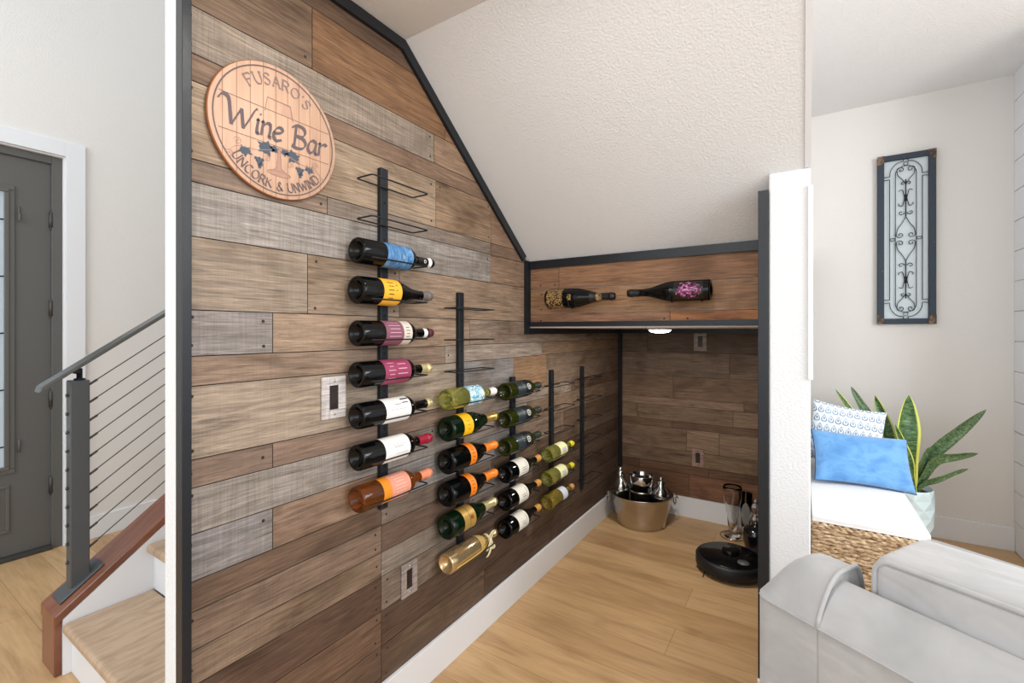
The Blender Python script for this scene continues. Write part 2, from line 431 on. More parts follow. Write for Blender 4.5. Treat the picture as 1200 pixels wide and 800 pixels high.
struct(MB().box(WX+.0006, WX+T, SY-.036, SY-.0006, 1.236, ZC-SL*(SY-YC)+.006).build('trim_2', M['trim']))
struct(MB().box(WX-.013, WX+T+.003, .4365, .4555, 0, ZC-e).build('trim_3', M['trim'], bevel=.0015))
struct(MB().box(WX+.0006, WX+.017, SY-.0125, SY-.0006, 1.275, 1.548).box(WX+.0175, -.1235, SY-.0125, SY-.0006, 1.549, 1.586)
       .build('trim_4', M['trim']))
struct(MB().box(WX+.0006, -.105, SY-.0125, SY+.006, 1.273, 1.294).build('trim_5', M['trim']))
struct(MB().box(WX+.0006, WX+T, SY+.0065, BY-.001, 1.236, 1.2655).build('trim_6', M['trim']))
struct(MB().box(WX+T+.0005, -.105, BY-.0125, BY-.0006, 1.236, 1.2655).build('trim_7', M['trim']))
struct(MB().box(WX+.0006, WX+.022, BY-.032, BY-.0006, .1335, 1.2355).build('trim_8', M['trim']))
struct(MB().box(-.1225, -.0928, PY-.0125, PY+.0035, .0, 1.703).build('trim_9', M['trim'], bevel=.001))
struct(MB().prism([(PY+.004, 1.27), (SY-.013, 1.27), (SY-.013, 1.585), (PY+.05, ZC-SL*(PY+.05-YC)-.003), (PY+.004, 1.69)],
                  lambda p, q, t: (t, p, q), -.1175, -.1045).build('trim_10', M['trim']))
struct(MB().box(.012, .026, PY-.008, PY-.0005, 1.10, 1.70).build('trim_11', M['base'], bevel=.002))

# foyer: wall with the front door ----------------------------------
DX = -3.62; dy0, dy1, dz = -.17, .80, 2.235
struct(MB().box(DX-.12, DX, -3.2, dy0-.02, 0, 5.2).box(DX-.12, DX, dy1+.035, 3.72, 0, 5.2).box(DX-.12, DX, dy0-.02, dy1+.035, dz+.03, 5.2)
       .build('wall_foyer', M['wall']))
cas = MB().box(DX+.0005, DX+.018, dy1+.028, dy1+.115, 0, dz+.115).box(DX+.0005, DX+.018, dy0-.1, dy1+.028, dz+.028, dz+.115).box(DX+.0005, DX+.018, dy0-.1, dy0-.013, 0, dz+.028)
cas.box(DX-.05, DX+.0005, dy1+.022, dy1+.0345, 0, dz+.028).box(DX-.05, DX+.0005, dy0-.01, dy1+.022, dz+.02, dz+.0295)
struct(cas.build('trim_door_casing', M['base'], bevel=.002))
struct(MB().box(DX+.0005, DX+.013, dy1+.1155, 3.704, 0, .133).build('baseboard_foyer', M['base'], bevel=.002))
M['door'] = mat('grey_door_paint', (92, 91, 88), .4)
door = bpy.data.objects.new('door_1', None); C.objects.link(door); door.location = (DX-.05, dy0, 0); struct(door)
def L(b, x, y, z): return b
ox, oy = DX-.05, dy0
def dbox(b, x0, x1, y0, y1, z0, z1, m=0): return b.box(x0-ox, x1-ox, y0-oy, y1-oy, z0, z1, m)
jb = MB(); dbox(jb, ox-.03, ox+.03, dy1-.022, dy1+.021, 0, dz+.018); dbox(jb, ox-.03, ox+.03, dy0+.0205, dy1-.0225, dz-.022, dz+.018); dbox(jb, ox-.03, ox+.03, dy0-.009, dy0+.02, 0, dz+.018)
jb.build('door_frame', M['door'], door, bevel=.002)
thr = MB(); dbox(thr, ox-.05, DX-.002, dy0+.02, dy1-.023, .0005, .022); thr.build('threshold', flat('dark_threshold', (60, 58, 55), .4), door, bevel=.003)
la, lb = dy0+.19, dy1-.195
lf = MB()
for (a0, a1, z0, z1) in ((dy0+.022, la, .024, dz-.026), (lb, dy1-.026, .024, dz-.026), (la, lb, .024, .50), (la, lb, 2.02, dz-.026)):
    dbox(lf, ox-.022, ox+.012, a0, a1, z0, z1)
lf.build('door_leaf', M['door'], door)
mo = MB()
def frame(b, y0, y1, z0, z1, wd, x0, x1):
    dbox(b, x0, x1, y0, y1, z0, z0+wd); dbox(b, x0, x1, y0, y1, z1-wd, z1)
    dbox(b, x0, x1, y0, y0+wd, z0+wd, z1-wd); dbox(b, x0, x1, y1-wd, y1, z0+wd, z1-wd)
frame(mo, la-.03, lb+.03, .47, 2.05, .028, ox+.012, ox+.021); frame(mo, la-.008, lb+.008, .492, 2.028, .02, ox+.012, ox+.027)
mo.build('glazing_frame', M['door'], door, bevel=.004, bseg=3)
mo = MB(); frame(mo, la-.01, lb+.01, .15, .41, .016, ox+.012, ox+.02); frame(mo, la+.03, lb-.03, .19, .37, .012, ox+.012, ox+.018)
mo.build('lower_panel', M['door'], door, bevel=.004)
g = MB(); dbox(g, ox-.006, ox+.0, la, lb, .5, 2.02)
M['doorglass'] = mat('obscure_door_glass', (205, 216, 220), .35, trans=.55); M['doorglass'].node_tree.nodes['Principled BSDF'].inputs['Roughness'].default_value = .35
gl = g.build('glass_pane', M['doorglass'], door)
cm = MB()
for k in range(5): cm.tube([(.004, la-oy+.01, .55+k*.31), (.004, lb-oy-.01, .62+k*.31)], .004, 6)
for k in range(4): cm.tube(smooth_path([(.004, la-oy+.08+k*.13, .5), (.004, la-oy+.13+k*.12, 1.2), (.004, la-oy+.07+k*.13, 2.02)]), .004, 6)
cm.build('leaded_came', M['iron'], door)
for z in (.364, .859, 1.382, 1.89):
    h = MB().lathe([(0, -.058), (.006, -.056), (.008, -.05), (.006, -.046), (.0105, -.044), (.0105, .044), (.006, .046), (.008, .05), (.006, .056), (0, .058)],
                   (.022, dy1-.024-oy, z), 12)
    h.build('hinge', flat('bronze_hinge', (70, 68, 65), .35, metal=.5), door)
hk = MB().tube(smooth_path([(.014, lb+.045-oy, 1.94), (.022, lb+.045-oy, 1.87), (.03, lb+.045-oy, 1.862), (.034, lb+.045-oy, 1.90)]), .004, 6)
hk.build('hook', M['door'], door)
hk = MB().tube([(.016, lb+.045-oy, .58), (.016, lb+.045-oy, .65)], .006, 6); hk.build('catch', M['door'], door)

# ================================================================== STAIRS
M['tread'] = grain_material('pale_oak_tread', (184, 158, 132), .42, (18, 3, 3), .72)
M['cap'] = grain_material('red_brown_stained_wood', (132, 84, 64), .28, (24, 2.5, 2.5), .6)
st = thing('staircase', 'white staircase with pale oak treads rising behind the boarded wall', 'stairs', (-1.74, .53, 0))
SX, SY0 = -1.74, .53
RUN, RISE = .25, .19
for k in range(7):
    y = .535+RUN*k; z = RISE*(k+1)
    MB().box(-2.2612-SX, -1.21-SX, y-SY0, y+.018-SY0, z-RISE+(.001 if k == 0 else 0), z-.0365).build('riser', M['base'], st)
    MB().box(-2.2613-SX, -1.21-SX, y-.027-SY0, y+RUN+.002-SY0, z-.036, z).build('tread', M['tread'], st, bevel=.014, bseg=4)
cz = lambda y: .223+.745*(y-.49)
MB().prism([(.512, .001), (2.285, .001), (2.285, cz(2.285)-.036), (.512, cz(.512)-.036)], lambda p, q, t: (t-SX, p-SY0, q), -2.41, -2.2615).build('curb_wall', M['base'], st)
cp = MB().prism([(.489, cz(.489)), (.489, cz(.489)-.045), (.515, cz(.515)-.035), (2.3, cz(2.3)-.035), (2.3, cz(2.3))], lambda p, q, t: (t-SX, p-SY0, q), -2.435, -2.262)
cp.build('curb_cap', M['cap'], st, bevel=.004)
MB().box(-2.425-SX, -2.272-SX, .491-SY0, .5115-SY0, .001, cz(.489)-.03).build('curb_end_board', M['cap'], st, bevel=.003)

M['railgrey'] = mat('grey_powder_coated_steel', (84, 86, 88), .4, .3)
rl = thing('stair_railing', 'grey steel cable railing standing on the wooden curb of the stairs', 'railing', (-2.352, .575, cz(.575)))
RX, RY, RZ = -2.352, .575, cz(.575)
def cab(y, z): return (0, y-RY, z-RZ)
for py in (.575, 2.05):
    zt = 1.062+.745*(py-.575)
    MB().box(-.027, .027, py-.028-RY, py+.028-RY, cz(py)-RZ-.015, zt-RZ).build('post', M['railgrey'], rl, bevel=.003)
    s_ = .745
    MB().prism([(-.062, -.062*s_+.001), (.062, .062*s_+.001), (.062, .062*s_+.011), (-.062, -.062*s_+.011)], lambda p, q, t: (t, p+py-RY, q+cz(py)-RZ), -.05, .05).build('foot_plate', M['railgrey'], rl, bevel=.002)
    MB().lathe([(0, zt-RZ), (.017, zt-RZ), (.017, zt-RZ+.006), (.009, zt-RZ+.008), (.009, zt-RZ+.045), (0, zt-RZ+.046)], (0, py-RY+.004, 0), 14).lathe(
        [(0, -.02), (.012, -.02), (.012, .02), (0, .02)], (0, py-RY-.006, zt-RZ+.036), 12, axis='X').build('rail_bracket', M['iron'], rl)
hz = lambda y: 1.128+.745*(y-.575)
MB().prism([(.468, hz(.468)), (.462, hz(.462)-.018), (2.15, hz(2.15)-.02), (2.15, hz(2.15))], lambda p, q, t: (t, p-RY, q-RZ), -.034, .034).build('handrail', flat('satin_grey_handrail', (104, 104, 101), .28, metal=.6), rl, bevel=.003)
for k in range(10):
    z0 = 1.026-.0705*k
    MB().tube([cab(.56, z0-.745*.015-.008), cab(.60, z0+.745*.02-.004), cab(2.04, z0+.745*1.46)], .0022, 6).tube([cab(.603, z0+.745*.0225-.004), cab(.632, z0+.745*.0505-.004)], .0045, 8).lathe(
        [(0, -.006), (.006, -.005), (.007, 0), (0, 0)], cab(.545, z0-.02), 10, axis='Y').build('cable', flat('steel_cable', (92, 92, 92), .35, metal=.8), rl)

# ================================================================== WALL FITTINGS
# --- round sign
SK = [0.]
def seg_strip(b, pts, fn, half, nib=(.6, .8), thick=1., x=0.):
    """calligraphic stroke: width depends on direction against a slanted nib"""
    P = [Vector((p[0], p[1])) for p in pts]; Lr = []
    for i, p in enumerate(P):
        d = (P[min(i+1, len(P)-1)]-P[max(i-1, 0)]); d = d.normalized() if d.length > 0 else Vector((1, 0))
        nrm = Vector((-d.y, d.x)); wd = half*(.35+thick*abs(d.x*nib[1]-d.y*nib[0]))
        Lr.append((p+nrm*wd, p-nrm*wd))
    SK[0] += 4e-6
    b.grid([[(fn(q.x, q.y)[0]+SK[0], *fn(q.x, q.y)[1:]) for q in (a, c)] for a, c in Lr], 0, False)
def curve(pts, n=5): return [(v.x, v.y) for v in smooth_path([(p[0], p[1], 0) for p in pts], n)]
def ell(cx, cy, rx, ry, a0=0, a1=360, n=20): return [(cx+rx*math.cos(math.radians(a0+(a1-a0)*i/n)), cy+ry*math.sin(math.radians(a0+(a1-a0)*i/n))) for i in range(n+1)]
GL = {
 'F': (.55, [[(0, 0), (0, 1)], [(-.06, 1), (.5, 1), (.52, .84)], [(0, .53), (.38, .53)], [(-.1, 0), (.12, 0)]]),
 'U': (.66, [curve([(.02, 1), (.02, .35), (.12, .07), (.33, 0), (.52, .07), (.6, .35), (.6, 1)]), [(-.08, 1), (.12, 1)], [(.5, 1), (.7, 1)]]),
 'S': (.5, [curve([(.46, .8), (.4, .96), (.22, 1.0), (.05, .9), (.04, .72), (.24, .55), (.44, .4), (.47, .2), (.36, .04), (.18, 0), (.02, .08), (0, .22)])]),
 'A': (.68, [[(0, 0), (.33, 1)], [(.33, 1), (.66, 0)], [(.13, .36), (.54, .36)], [(-.08, 0), (.1, 0)], [(.56, 0), (.76, 0)]]),
 'R': (.6, [[(0, 0), (0, 1)], curve([(-.06, 1), (.3, 1), (.47, .9), (.48, .66), (.32, .52), (0, .5)]), [(.24, .5), (.6, 0)], [(-.1, 0), (.12, 0)]]),
 'O': (.74, [ell(.36, .5, .36, .5)]),
 "'": (.15, [[(.06, 1), (.02, .76)]]),
 'N': (.66, [[(0, 0), (0, 1)], [(0, 1), (.6, 0)], [(.6, 0), (.6, 1)], [(-.08, 0), (.1, 0)], [(.5, 1), (.7, 1)]]),
 'C': (.66, [ell(.36, .5, .36, .5, 48, 312)]),
 'K': (.6, [[(0, 0), (0, 1)], [(.52, 1), (0, .44)], [(.16, .58), (.6, 0)], [(-.08, 0), (.1, 0)]]),
 '&': (.7, [curve([(.68, 0), (.3, .52), (.16, .8), (.28, 1), (.42, .86), (.36, .68), (.1, .42), (.04, .2), (.2, 0), (.42, .06), (.6, .42)])]),
 'W': (.95, [[(0, 1), (.25, 0)], [(.25, 0), (.47, .9)], [(.47, .9), (.7, 0)], [(.7, 0), (.94, 1)], [(-.1, 1), (.1, 1)], [(.84, 1), (1.02, 1)]]),
 'I': (.12, [[(.04, 0), (.04, 1)], [(-.05, 0), (.14, 0)], [(-.05, 1), (.14, 1)]]),
 'D': (.7, [[(0, 0), (0, 1)], curve([(-.06, 1), (.28, 1), (.56, .85), (.64, .5), (.56, .15), (.28, 0), (-.06, 0)])]),
 ' ': (.3, []),
 'w': (1.12, [curve([(-.42, .9), (-.3, 1.12), (-.12, 1.14), (.0, .98), (.1, .5), (.2, 0)]), [(.2, 0), (.52, .82)], [(.52, .82), (.68, 0)], curve([(.68, 0), (.86, .42), (1.06, .95), (1.16, 1.06)])]),
 'i': (.2, [curve([(0, .56), (.08, .62), (.06, .3), (.08, .03), (.18, .04)]), [(.12, .86), (.17, .92)]]),
 'n': (.5, [curve([(-.04, .56), (.04, .62), (.03, .3), (.02, 0)]), curve([(.03, .34), (.18, .58), (.34, .6), (.38, .36), (.36, .06), (.46, .02)])]),
 'e': (.46, [curve([(.02, .3), (.22, .36), (.38, .48), (.3, .62), (.14, .58), (.0, .36), (.02, .1), (.16, -.01), (.38, .1)])]),
 'B': (.7, [[(.08, 0), (.08, 1)], curve([(-.12, .86), (.1, 1.04), (.42, 1.02), (.54, .82), (.42, .6), (.14, .54)]), curve([(.14, .54), (.48, .5), (.62, .3), (.5, .06), (.2, -.02), (-.04, .04)])]),
 'a': (.5, [curve([(.4, .56), (.22, .62), (.04, .44), (.0, .16), (.12, 0), (.28, .1), (.4, .4)]), curve([(.42, .6), (.38, .3), (.4, .03), (.52, .04)])]),
 'r': (.42, [curve([(-.04, .56), (.04, .62), (.03, .3), (.02, 0)]), curve([(.03, .36), (.16, .56), (.3, .64), (.4, .58)])]),
}
def text_on(b, txt, fn, size, half, gap=.16, shear=0., thick=1.):
    """fn(s, t) places a point s along and t above the baseline; centred"""
    tot = sum(GL[c][0]+gap for c in txt)-gap; s0 = -tot/2*size
    for c in txt:
        for stroke in GL[c][1]:
            P = stroke if len(stroke) > 2 else [(stroke[0][0]+(stroke[1][0]-stroke[0][0])*i/3, stroke[0][1]+(stroke[1][1]-stroke[0][1])*i/3) for i in range(4)]
            seg_strip(b, [(s0+(x+shear*y)*size, y*size) for x, y in P], fn, half, thick=thick)
        s0 += (GL[c][0]+gap)*size
SGY, SGZ, SR = .652, 1.752, .166
m = mat('whitewashed_pink_pine', (222, 176, 146), .55); t = NT(m); M['signface'] = m
n1 = t.noise(t.coord('Object', (1, 40, 3)), 1.4, 5, .6, .8)
sx_ = t.new('SeparateXYZ'); t.link(t.coord('Object'), sx_.inputs[0])
ln = t.ramp(t.math('FRACT', t.math('ADD', t.math('MULTIPLY', sx_.outputs[1], 32.), .3)), [(.0, (.55, .46, .42)), (.05, (.6, .5, .46)), (.08, (1, 1, 1))])
c = t.mix(1., (*lin((206, 168, 142)), 1), t.ramp(n1, [(.3, (.84, .82, .80)), (.55, (1, 1, 1)), (.75, (1.08, 1.1, 1.12))]), 'MULTIPLY')
t.link(t.mix(1., c, ln, 'MULTIPLY'), t.b.inputs['Base Color'])
sg = thing('round_sign', 'round pinkish wooden wine bar sign hanging on the boarded wall', 'sign', (WX+.001, SGY, SGZ))
MB().lathe([(0, 0, 0), (SR-.004, 0, 0), (SR-.001, .002, 0), (SR, .004, 0), (SR, .009, 0), (SR-.002, .0115, 1), (0, .012, 1)], (0, 0, 0), 72, axis='X').build('board', [flat('sawn_edge_orange_wood', (156, 98, 62), .6), M['signface']], sg)
fx = lambda h: (lambda p, q: (h, p, q))
ink = flat('faded_brown_ink', (98, 82, 82), .6); ink2 = flat('slate_ink', (72, 80, 92), .6); inkl = flat('pale_brown_ink', (170, 132, 112), .6)
def ring(b, r0, r1, h): b.grid([[fx(h)(r*math.cos(a*PI/36), r*math.sin(a*PI/36)) for a in range(73)] for r in (r0, r1)], 0, False)

brd = [c_ for c_ in sg.children if c_.name.startswith('board')][0]
b = MB(); ring(b, .1525, .1555, .0124); b.build('border_ring', ink, brd)
def arc_fn(R, sign, h=.0126):
    return lambda s_, t_: (h, (R+t_*sign)*math.sin(s_/R), (R+t_*sign)*math.cos(s_/R)*sign)
b = MB(); text_on(b, "FUSARO'S", arc_fn(.113, 1), .026, .0016, .24); b.build('arched_lettering', flat('pale_grey_brown_ink', (134, 112, 108), .6), brd, fixn=False); b = MB()
text_on(b, "UNCORK & UNWIND", lambda s_, t_: (.0126, (.1465-t_)*math.sin(s_/.1355), -(.1465-t_)*math.cos(s_/.1355)), .0215, .0015, .17)
b.build('arched_lettering', ink, brd, fixn=False)
b = MB(); text_on(b, "wine", lambda s_, t_: (.0127, s_-.058, t_-.022), .056, .0036, .05, .12, 1.1)
b.build('large_lettering', flat('dark_grey_ink', (98, 84, 86), .6), brd, fixn=False)
b = MB(); text_on(b, "Bar", lambda s_, t_: (.0127, s_+.084, t_-.022), .056, .0036, .06, .12, 1.1)
b.build('large_lettering', flat('dark_grey_ink', (98, 84, 86), .6), brd, fixn=False)
b = MB()
for z in (.047, -.037):
    b.grid([[fx(.0125)(-.142, z), fx(.0125)(-.142, z+.0013)], [fx(.0125)(.142, z), fx(.0125)(.142, z+.0013)]], 0, False)
b.build('rule_lines', flat('brown_rule_ink', (128, 92, 74), .6), brd)
b = MB()
h = .01245
for pts in ([(-.036, .042), (-.03, .078), (.03, .078), (.036, .042)], [(-.003, -.04), (-.005, -.09)], [(.003, -.04), (.005, -.09)], [(-.02, -.102), (-.005, -.09)], [(.02, -.102), (.005, -.09)]):
    seg_strip(b, [tuple(Vector(pts[0]).lerp(Vector(pts[1]), i/3)) for i in range(4)] if len(pts) == 2 else pts, fx(h), .0011)
    if pts[0][1] > .04: b.build('bowl_outline', flat('grey_brown_ink', (160, 122, 106), .6), brd, fixn=False); b = MB()
seg_strip(b, ell(0, -.104, .03, .0065, 0, 360, 24), fx(h), .0011)
b.build('stem_outline', flat('grey_brown_ink', (160, 122, 106), .6), brd, fixn=False)
b = MB()
b.face([fx(h-.00015)(x, y) for x, y in ((-.004, -.036), (.004, -.036), (.005, -.088), (.026, -.104), (0, -.109), (-.026, -.104), (-.005, -.088))])
b.build('glass_stem_shading', flat('stem_brown_ink', (176, 136, 118), .6), brd, fixn=False)
b = MB(); b.face([fx(h-.00015)(x, y) for x, y in ((.006, .048), (.033, .048), (.027, .076), (.012, .076))])
b.build('glass_bowl_shading', flat('bowl_brown_ink', (192, 152, 130), .6), brd, fixn=False)
b = MB()
def leaf(cx, cy, r, rot):
    pts = []
    for k in range(20):
        a = rot+k*PI/10; rr = r*(1 if k % 4 == 0 else (.62 if k % 2 else .72))*(.55 if k == 10 else 1)
        pts.append(fx(.0127)(cx+rr*math.cos(a), cy+rr*math.sin(a)*.8))
    b.face(pts)
leaf(-.033, -.050, .026, 2.6); leaf(-.012, -.046, .014, .4); leaf(.036, -.050, .025, .5); leaf(.015, -.046, .014, 2.2)
leaf(-.083, -.073, .019, 2.2); leaf(.083, -.070, .016, .9)
for gx, gy in ((-.05, -.088), (.056, -.082)):
    for k, (ox_, oy_) in enumerate([(-8, 6), (0, 7), (8, 6), (-4, 0), (4, 0), (-1, -7), (5, -6), (1, -13)]):
        b.face([fx(.0127)(gx+ox_*.001+.0042*math.cos(a*PI/5), gy+oy_*.001+.0042*math.sin(a*PI/5)) for a in range(10)])
b.build('vine_leaves', ink2, brd, fixn=False)
b = MB()
for s_ in (-1, 1):
    for cx, cy, r in ((.1, -.055, .010), (.118, -.09, .010), (.03, -.075, .009)):
        sp = [(s_*(cx+r*(1-i/26)*math.cos(i*.42)), cy+r*(1-i/26)*math.sin(i*.42)) for i in range(24)]
        seg_strip(b, sp, fx(.01242), .0006)
    seg_strip(b, curve([(s_*.02, -.05), (s_*.06, -.062), (s_*.1, -.066), (s_*.118, -.08)]), fx(.01242), .0006)
b.build('tendrils', inkl, brd, fixn=False)

# --- decorative switch / outlet plates
M['plate'] = plank_material('whitewashed_plate_wood', 'Y')
def plate(loc, rz, wdt, hgt, label, base, cat='switch plate', dark=(42, 34, 32)):
    r = thing('switch_plate', label, cat, loc, 'weathered wood switch plates on the boards', (0, 0, rz))
    b = MB(); iw, ih = wdt*.19, hgt*.29; W_, H_ = wdt/2, hgt/2
    for (a0, a1, c0, c1) in ((-W_, -iw, -H_, H_), (iw, W_, -H_, H_), (-iw, iw, -H_, -ih), (-iw, iw, ih, H_)):
        l = lin(base); b.box(.0005, .007, a0, a1, c0, c1, 0, (l[0], l[1]*.99, l[2]*.98, .9))
    pb = b.build('plate', [M['plate']], r, bevel=.001)
    MB().box(.001, .0045, -iw+.0005, iw-.0005, -ih+.0005, ih-.0005).box(.0046, .0062, -iw*.55, iw*.55, -ih*.6, ih*.6).build('device', flat('dark_brown_switch', dark, .4), r, bevel=.0008)
    for z in (-1, 1):
        MB().lathe([(0, .0095), (.003, .009), (.004, .007), (.004, .006)], (0, 0, z*hgt*.40), 12, axis='X').build('screw', M['steel'], pb)
    return r
plate((WX+.001, .817, 1.062), 0, .078, .118, 'whitewashed wooden switch plate on the boards left of the tall bottle rack', (196, 190, 190))
plate((WX+.001, 1.112, .412), 0, .072, .112, 'whitewashed outlet plate low on the wall, beside the gold glass bottle', (150, 138, 132), 'outlet')
plate((-.575, BY-.001, 1.182), -PI/2, .080, .125, 'grey wooden plate high on the back wall just under the light', (164, 154, 148), 'switch plate')
plate((-.590, BY-.001, .407), -PI/2, .075, .118, 'weathered outlet plate low on the back boards above the glasses', (158, 128, 118), 'outlet')

# --- puck light
pk = thing('puck_light', 'small round white glowing light fixed under the bulkhead', 'light', (-.584, 2.24, 1.271))
pk.location.z = 1.2655
hs = MB().lathe([(0, 0), (.056, 0), (.058, -.003), (.058, -.007), (.052, -.009), (0, -.009)], (0, 0, 0), 32).build('housing', M['base'], pk)
MB().lathe([(.051, -.0095), (.049, -.014), (.040, -.020), (.022, -.0235), (0, -.025)], (0, 0, 0), 32).build('lens', mat('lit_lens', (255, 255, 255), .5, emit=(255, 252, 245), estr=6.), hs)
d = bpy.data.lights.new('puck_glow', 'AREA'); d.shape = 'DISK'; d.size = .09; d.energy = 5.5; d.color = (1, .95, .88)
pl = bpy.data.objects.new('puck_glow', d); C.objects.link(pl); pl.parent = pk; pl.location = (0, 0, -.027)
d = bpy.data.lights.new('recessed_downlight', 'AREA'); d.shape = 'DISK'; d.size = .12; d.energy = 5; d.color = (1, .97, .93)
pl = bpy.data.objects.new('recessed_downlight', d); C.objects.link(pl); pl.location = (-.35, .62, ZC-.012)
cl = thing('downlight', 'round white recessed downlight in the flat part of the niche ceiling', 'light', (-.35, .62, ZC))
MB().lathe([(.062, -.001), (.085, -.001), (.083, -.006), (.062, -.008)], (0, 0, 0), 36).build('trim_ring', M['base'], cl)
MB().lathe([(.061, -.002), (.0, -.004)], (0, 0, 0), 36).build('lens', bpy.data.materials['lit_lens'], cl)

# ================================================================== WINE RACKS
def make_rack(y, ztop, zbot, zs, label):
    r = thing('wine_rack', label, 'wine rack', (WX+.001, y, zbot), 'black metal wine racks on the boarded wall')
    b = MB().box(0, .016, -.015, .015, 0, ztop-zbot)
    wb_ = b.build('wall_bar', M['iron'], r, bevel=.0015)
    for z in zs:
        for dz_ in (-.045,):
            dd = MB(); dd.face([(.0165, .005*math.cos(a*PI/6), z+dz_-zbot+.005*math.sin(a*PI/6)) for a in range(12)])
            dd.build('bolt_hole', flat('black_hole', (8, 8, 8), .8), wb_)
    first = None
    for z in zs:
        if first is None:
            x0, x1, ya, yb = .0215, .0915, -.112, .118
            P = []
            for (cx, cy, a0) in ((x1-.008, yb-.008, 0), (x0+.008, yb-.008, 90), (x0+.008, ya+.008, 180), (x1-.008, ya+.008, 270)):
                for k in range(4): P.append((cx+.008*math.cos(math.radians(a0+k*30)), cy+.008*math.sin(math.radians(a0+k*30)), 0))
            first = MB().tube(P, .0024, 6, closed=True).build('bottle_cradle', M['iron'], r); c_ = first
        else:
            c_ = first.copy(); C.objects.link(c_); c_.parent = r
        c_.location = (0, 0, z-zbot)
    return r
z1s = [1.700-.1187*k for k in range(9)]
z2s = [1.335-.1165*k for k in range(9)]
z3s = [.972-.1185*k for k in range(6)]
make_rack(.993, 1.764, .690, z1s, 'tallest black wall rack with nine cradles, right of the round sign')
make_rack(1.378, 1.400, .365, z2s, 'black wall rack of nine cradles, holding the orange label champagnes')
make_rack(1.757, 1.042, .335, z3s, 'short black wall rack holding three black label and three white label bottles')
make_rack(2.140, 1.046, .335, z3s, 'short black wall rack holding the three yellow green bottles')
make_rack(2.535, 1.040, .300, z3s, 'empty black wall rack nearest the back corner')

# ================================================================== BOTTLES
def profile(kind, L):
    punt = [(0, .022), (.012, .020), (.022, .010), (.028, .0015), (.031, 0)]
    if kind == 'bordeaux': R = .0375; body = [(R-.002, .001), (R, .005), (R, .188), (R-.0015, .197), (R-.006, .207), (R-.014, .216), (.0165, .224), (.0145, .234)]; nr = .0140
    elif kind == 'burgundy': R = .0405; body = [(R-.002, .001), (R, .006), (R, .135), (R-.002, .152), (R-.008, .176), (R-.016, .2), (.018, .222), (.0155, .245)]; nr = .0145
    elif kind == 'slim': R = .0365; body = [(R-.002, .001), (R, .005), (R, .165), (R-.002, .178), (R-.008, .197), (R-.016, .213), (.0155, .228), (.0140, .245)]; nr = .0138
    else: R = .0440; body = [(R-.003, .001), (R, .007), (R, .125), (R-.0015, .145), (R-.007, .17), (R-.015, .195), (.021, .22), (.0165, .245), (.015, .26)]; nr = .0150
    k = L/.31
    pr = punt+body+[(nr, .262), (nr, .289), (nr+.0018, .290), (nr+.0018, .298), (nr, .300), (nr-.001, .310), (0, .310)]
    return R, nr, [(r, z*k) for r, z in pr]
def radius_at(prof, z):
    for (r0, z0), (r1, z1) in zip(prof[5:], prof[6:]):
        if z0 <= z <= z1 and z1 > z0: return r0+(r1-r0)*(z-z0)/(z1-z0)
    return prof[-3][0]
def sleeve(prof, za, zb, off, n=6, a0=None, a1=None, seg=30, mid=0, cap=False):
    zz = sorted(set([za+(zb-za)*i/n for i in range(n+1)]+[z for r, z in prof[4:] if za < z < zb]))
    P = [(radius_at(prof, z)+off, z) for z in zz]
    if cap: P.append((0, zb+off))
    return MB().lathe(P, (0, 0, 0), seg, 0, 'Z', *((a0, a1) if a0 is not None else (0, 2*PI)))
def make_bottle(label, kind, glass, L=.312, labels=(), foil=None, bands=(), marks=(), extra=None, group=None, cat='wine bottle', name='wine_bottle'):
    """stands along local +Z; the label faces local +X"""
    r = thing(name, label, cat, (0, 0, 0), group)
    R, nr, pr = profile(kind, L); k = L/.31
    MB().lathe(pr, (0, 0, 0), 36).build('glass_body', glass, r)
    lab_ = r; fo_ = r
    for i, (za, zb, m_, half) in enumerate(labels):
        lab_ = sleeve(pr, za*k, zb*k, .0005+.0002*i, 4, -half, half, 36).build('label', m_, r, fixn=False)
    if foil: fo_ = sleeve(pr, foil[0]*k, .309*k, .0009, 8, cap=True).build('neck_foil', foil[1], r)
    for za, zb, m_ in bands: sleeve(pr, za*k, zb*k, .0013, 2).build('neck_band', m_, fo_)
    for i, (z0, z1, ang0, ang1, m_) in enumerate(marks):
        sleeve(pr, z0*k, z1*k, .0011, 1, ang0, ang1, 10).build('label_print', m_, lab_, fixn=False)
    if extra: extra(r, R, pr, k)
    r['R'] = R
    return r
def round_mark(ang, z, rad, R, m_, off=.0012, ringw=None):
    b = MB(); n = 20
    def P(q, s_): return ((R+off)*math.cos(ang+q/R), (R+off)*math.sin(ang+q/R), z+s_)
    if ringw: b.grid([[P(rr*math.cos(a*PI/10), rr*math.sin(a*PI/10)) for a in range(21)] for rr in (rad-ringw, rad)], 0, False)
    else: b.face([P(rad*math.cos(a*2*PI/n), rad*math.sin(a*2*PI/n)) for a in range(n)])
    return b
def print_lines(z0, z1, rows_, m_, h=.3, a=0., seed=1):
    """short unreadable lines of small print across a label"""
    rnd = random.Random(seed); out = []
    for i in range(rows_):
        an = a-h+2*h*(i+.5)/rows_; wd = h/rows_*.2
        s_ = rnd.uniform(.0, .25)*(z1-z0)
        out.append((z0+s_, z1-s_, an-wd, an+wd, m_))
    return out
yel = flat('amber_yellow_label', (240, 178, 52), .5); wht = flat('white_paper_label', (236, 234, 230), .6); orange = flat('orange_label', (238, 130, 28), .5)
gold = flat('gold_foil', (214, 174, 96), .3, metal=.7); paleg = flat('pale_gold_foil', (232, 214, 160), .32, metal=.6); orf = flat('orange_foil', (238, 132, 40), .35)
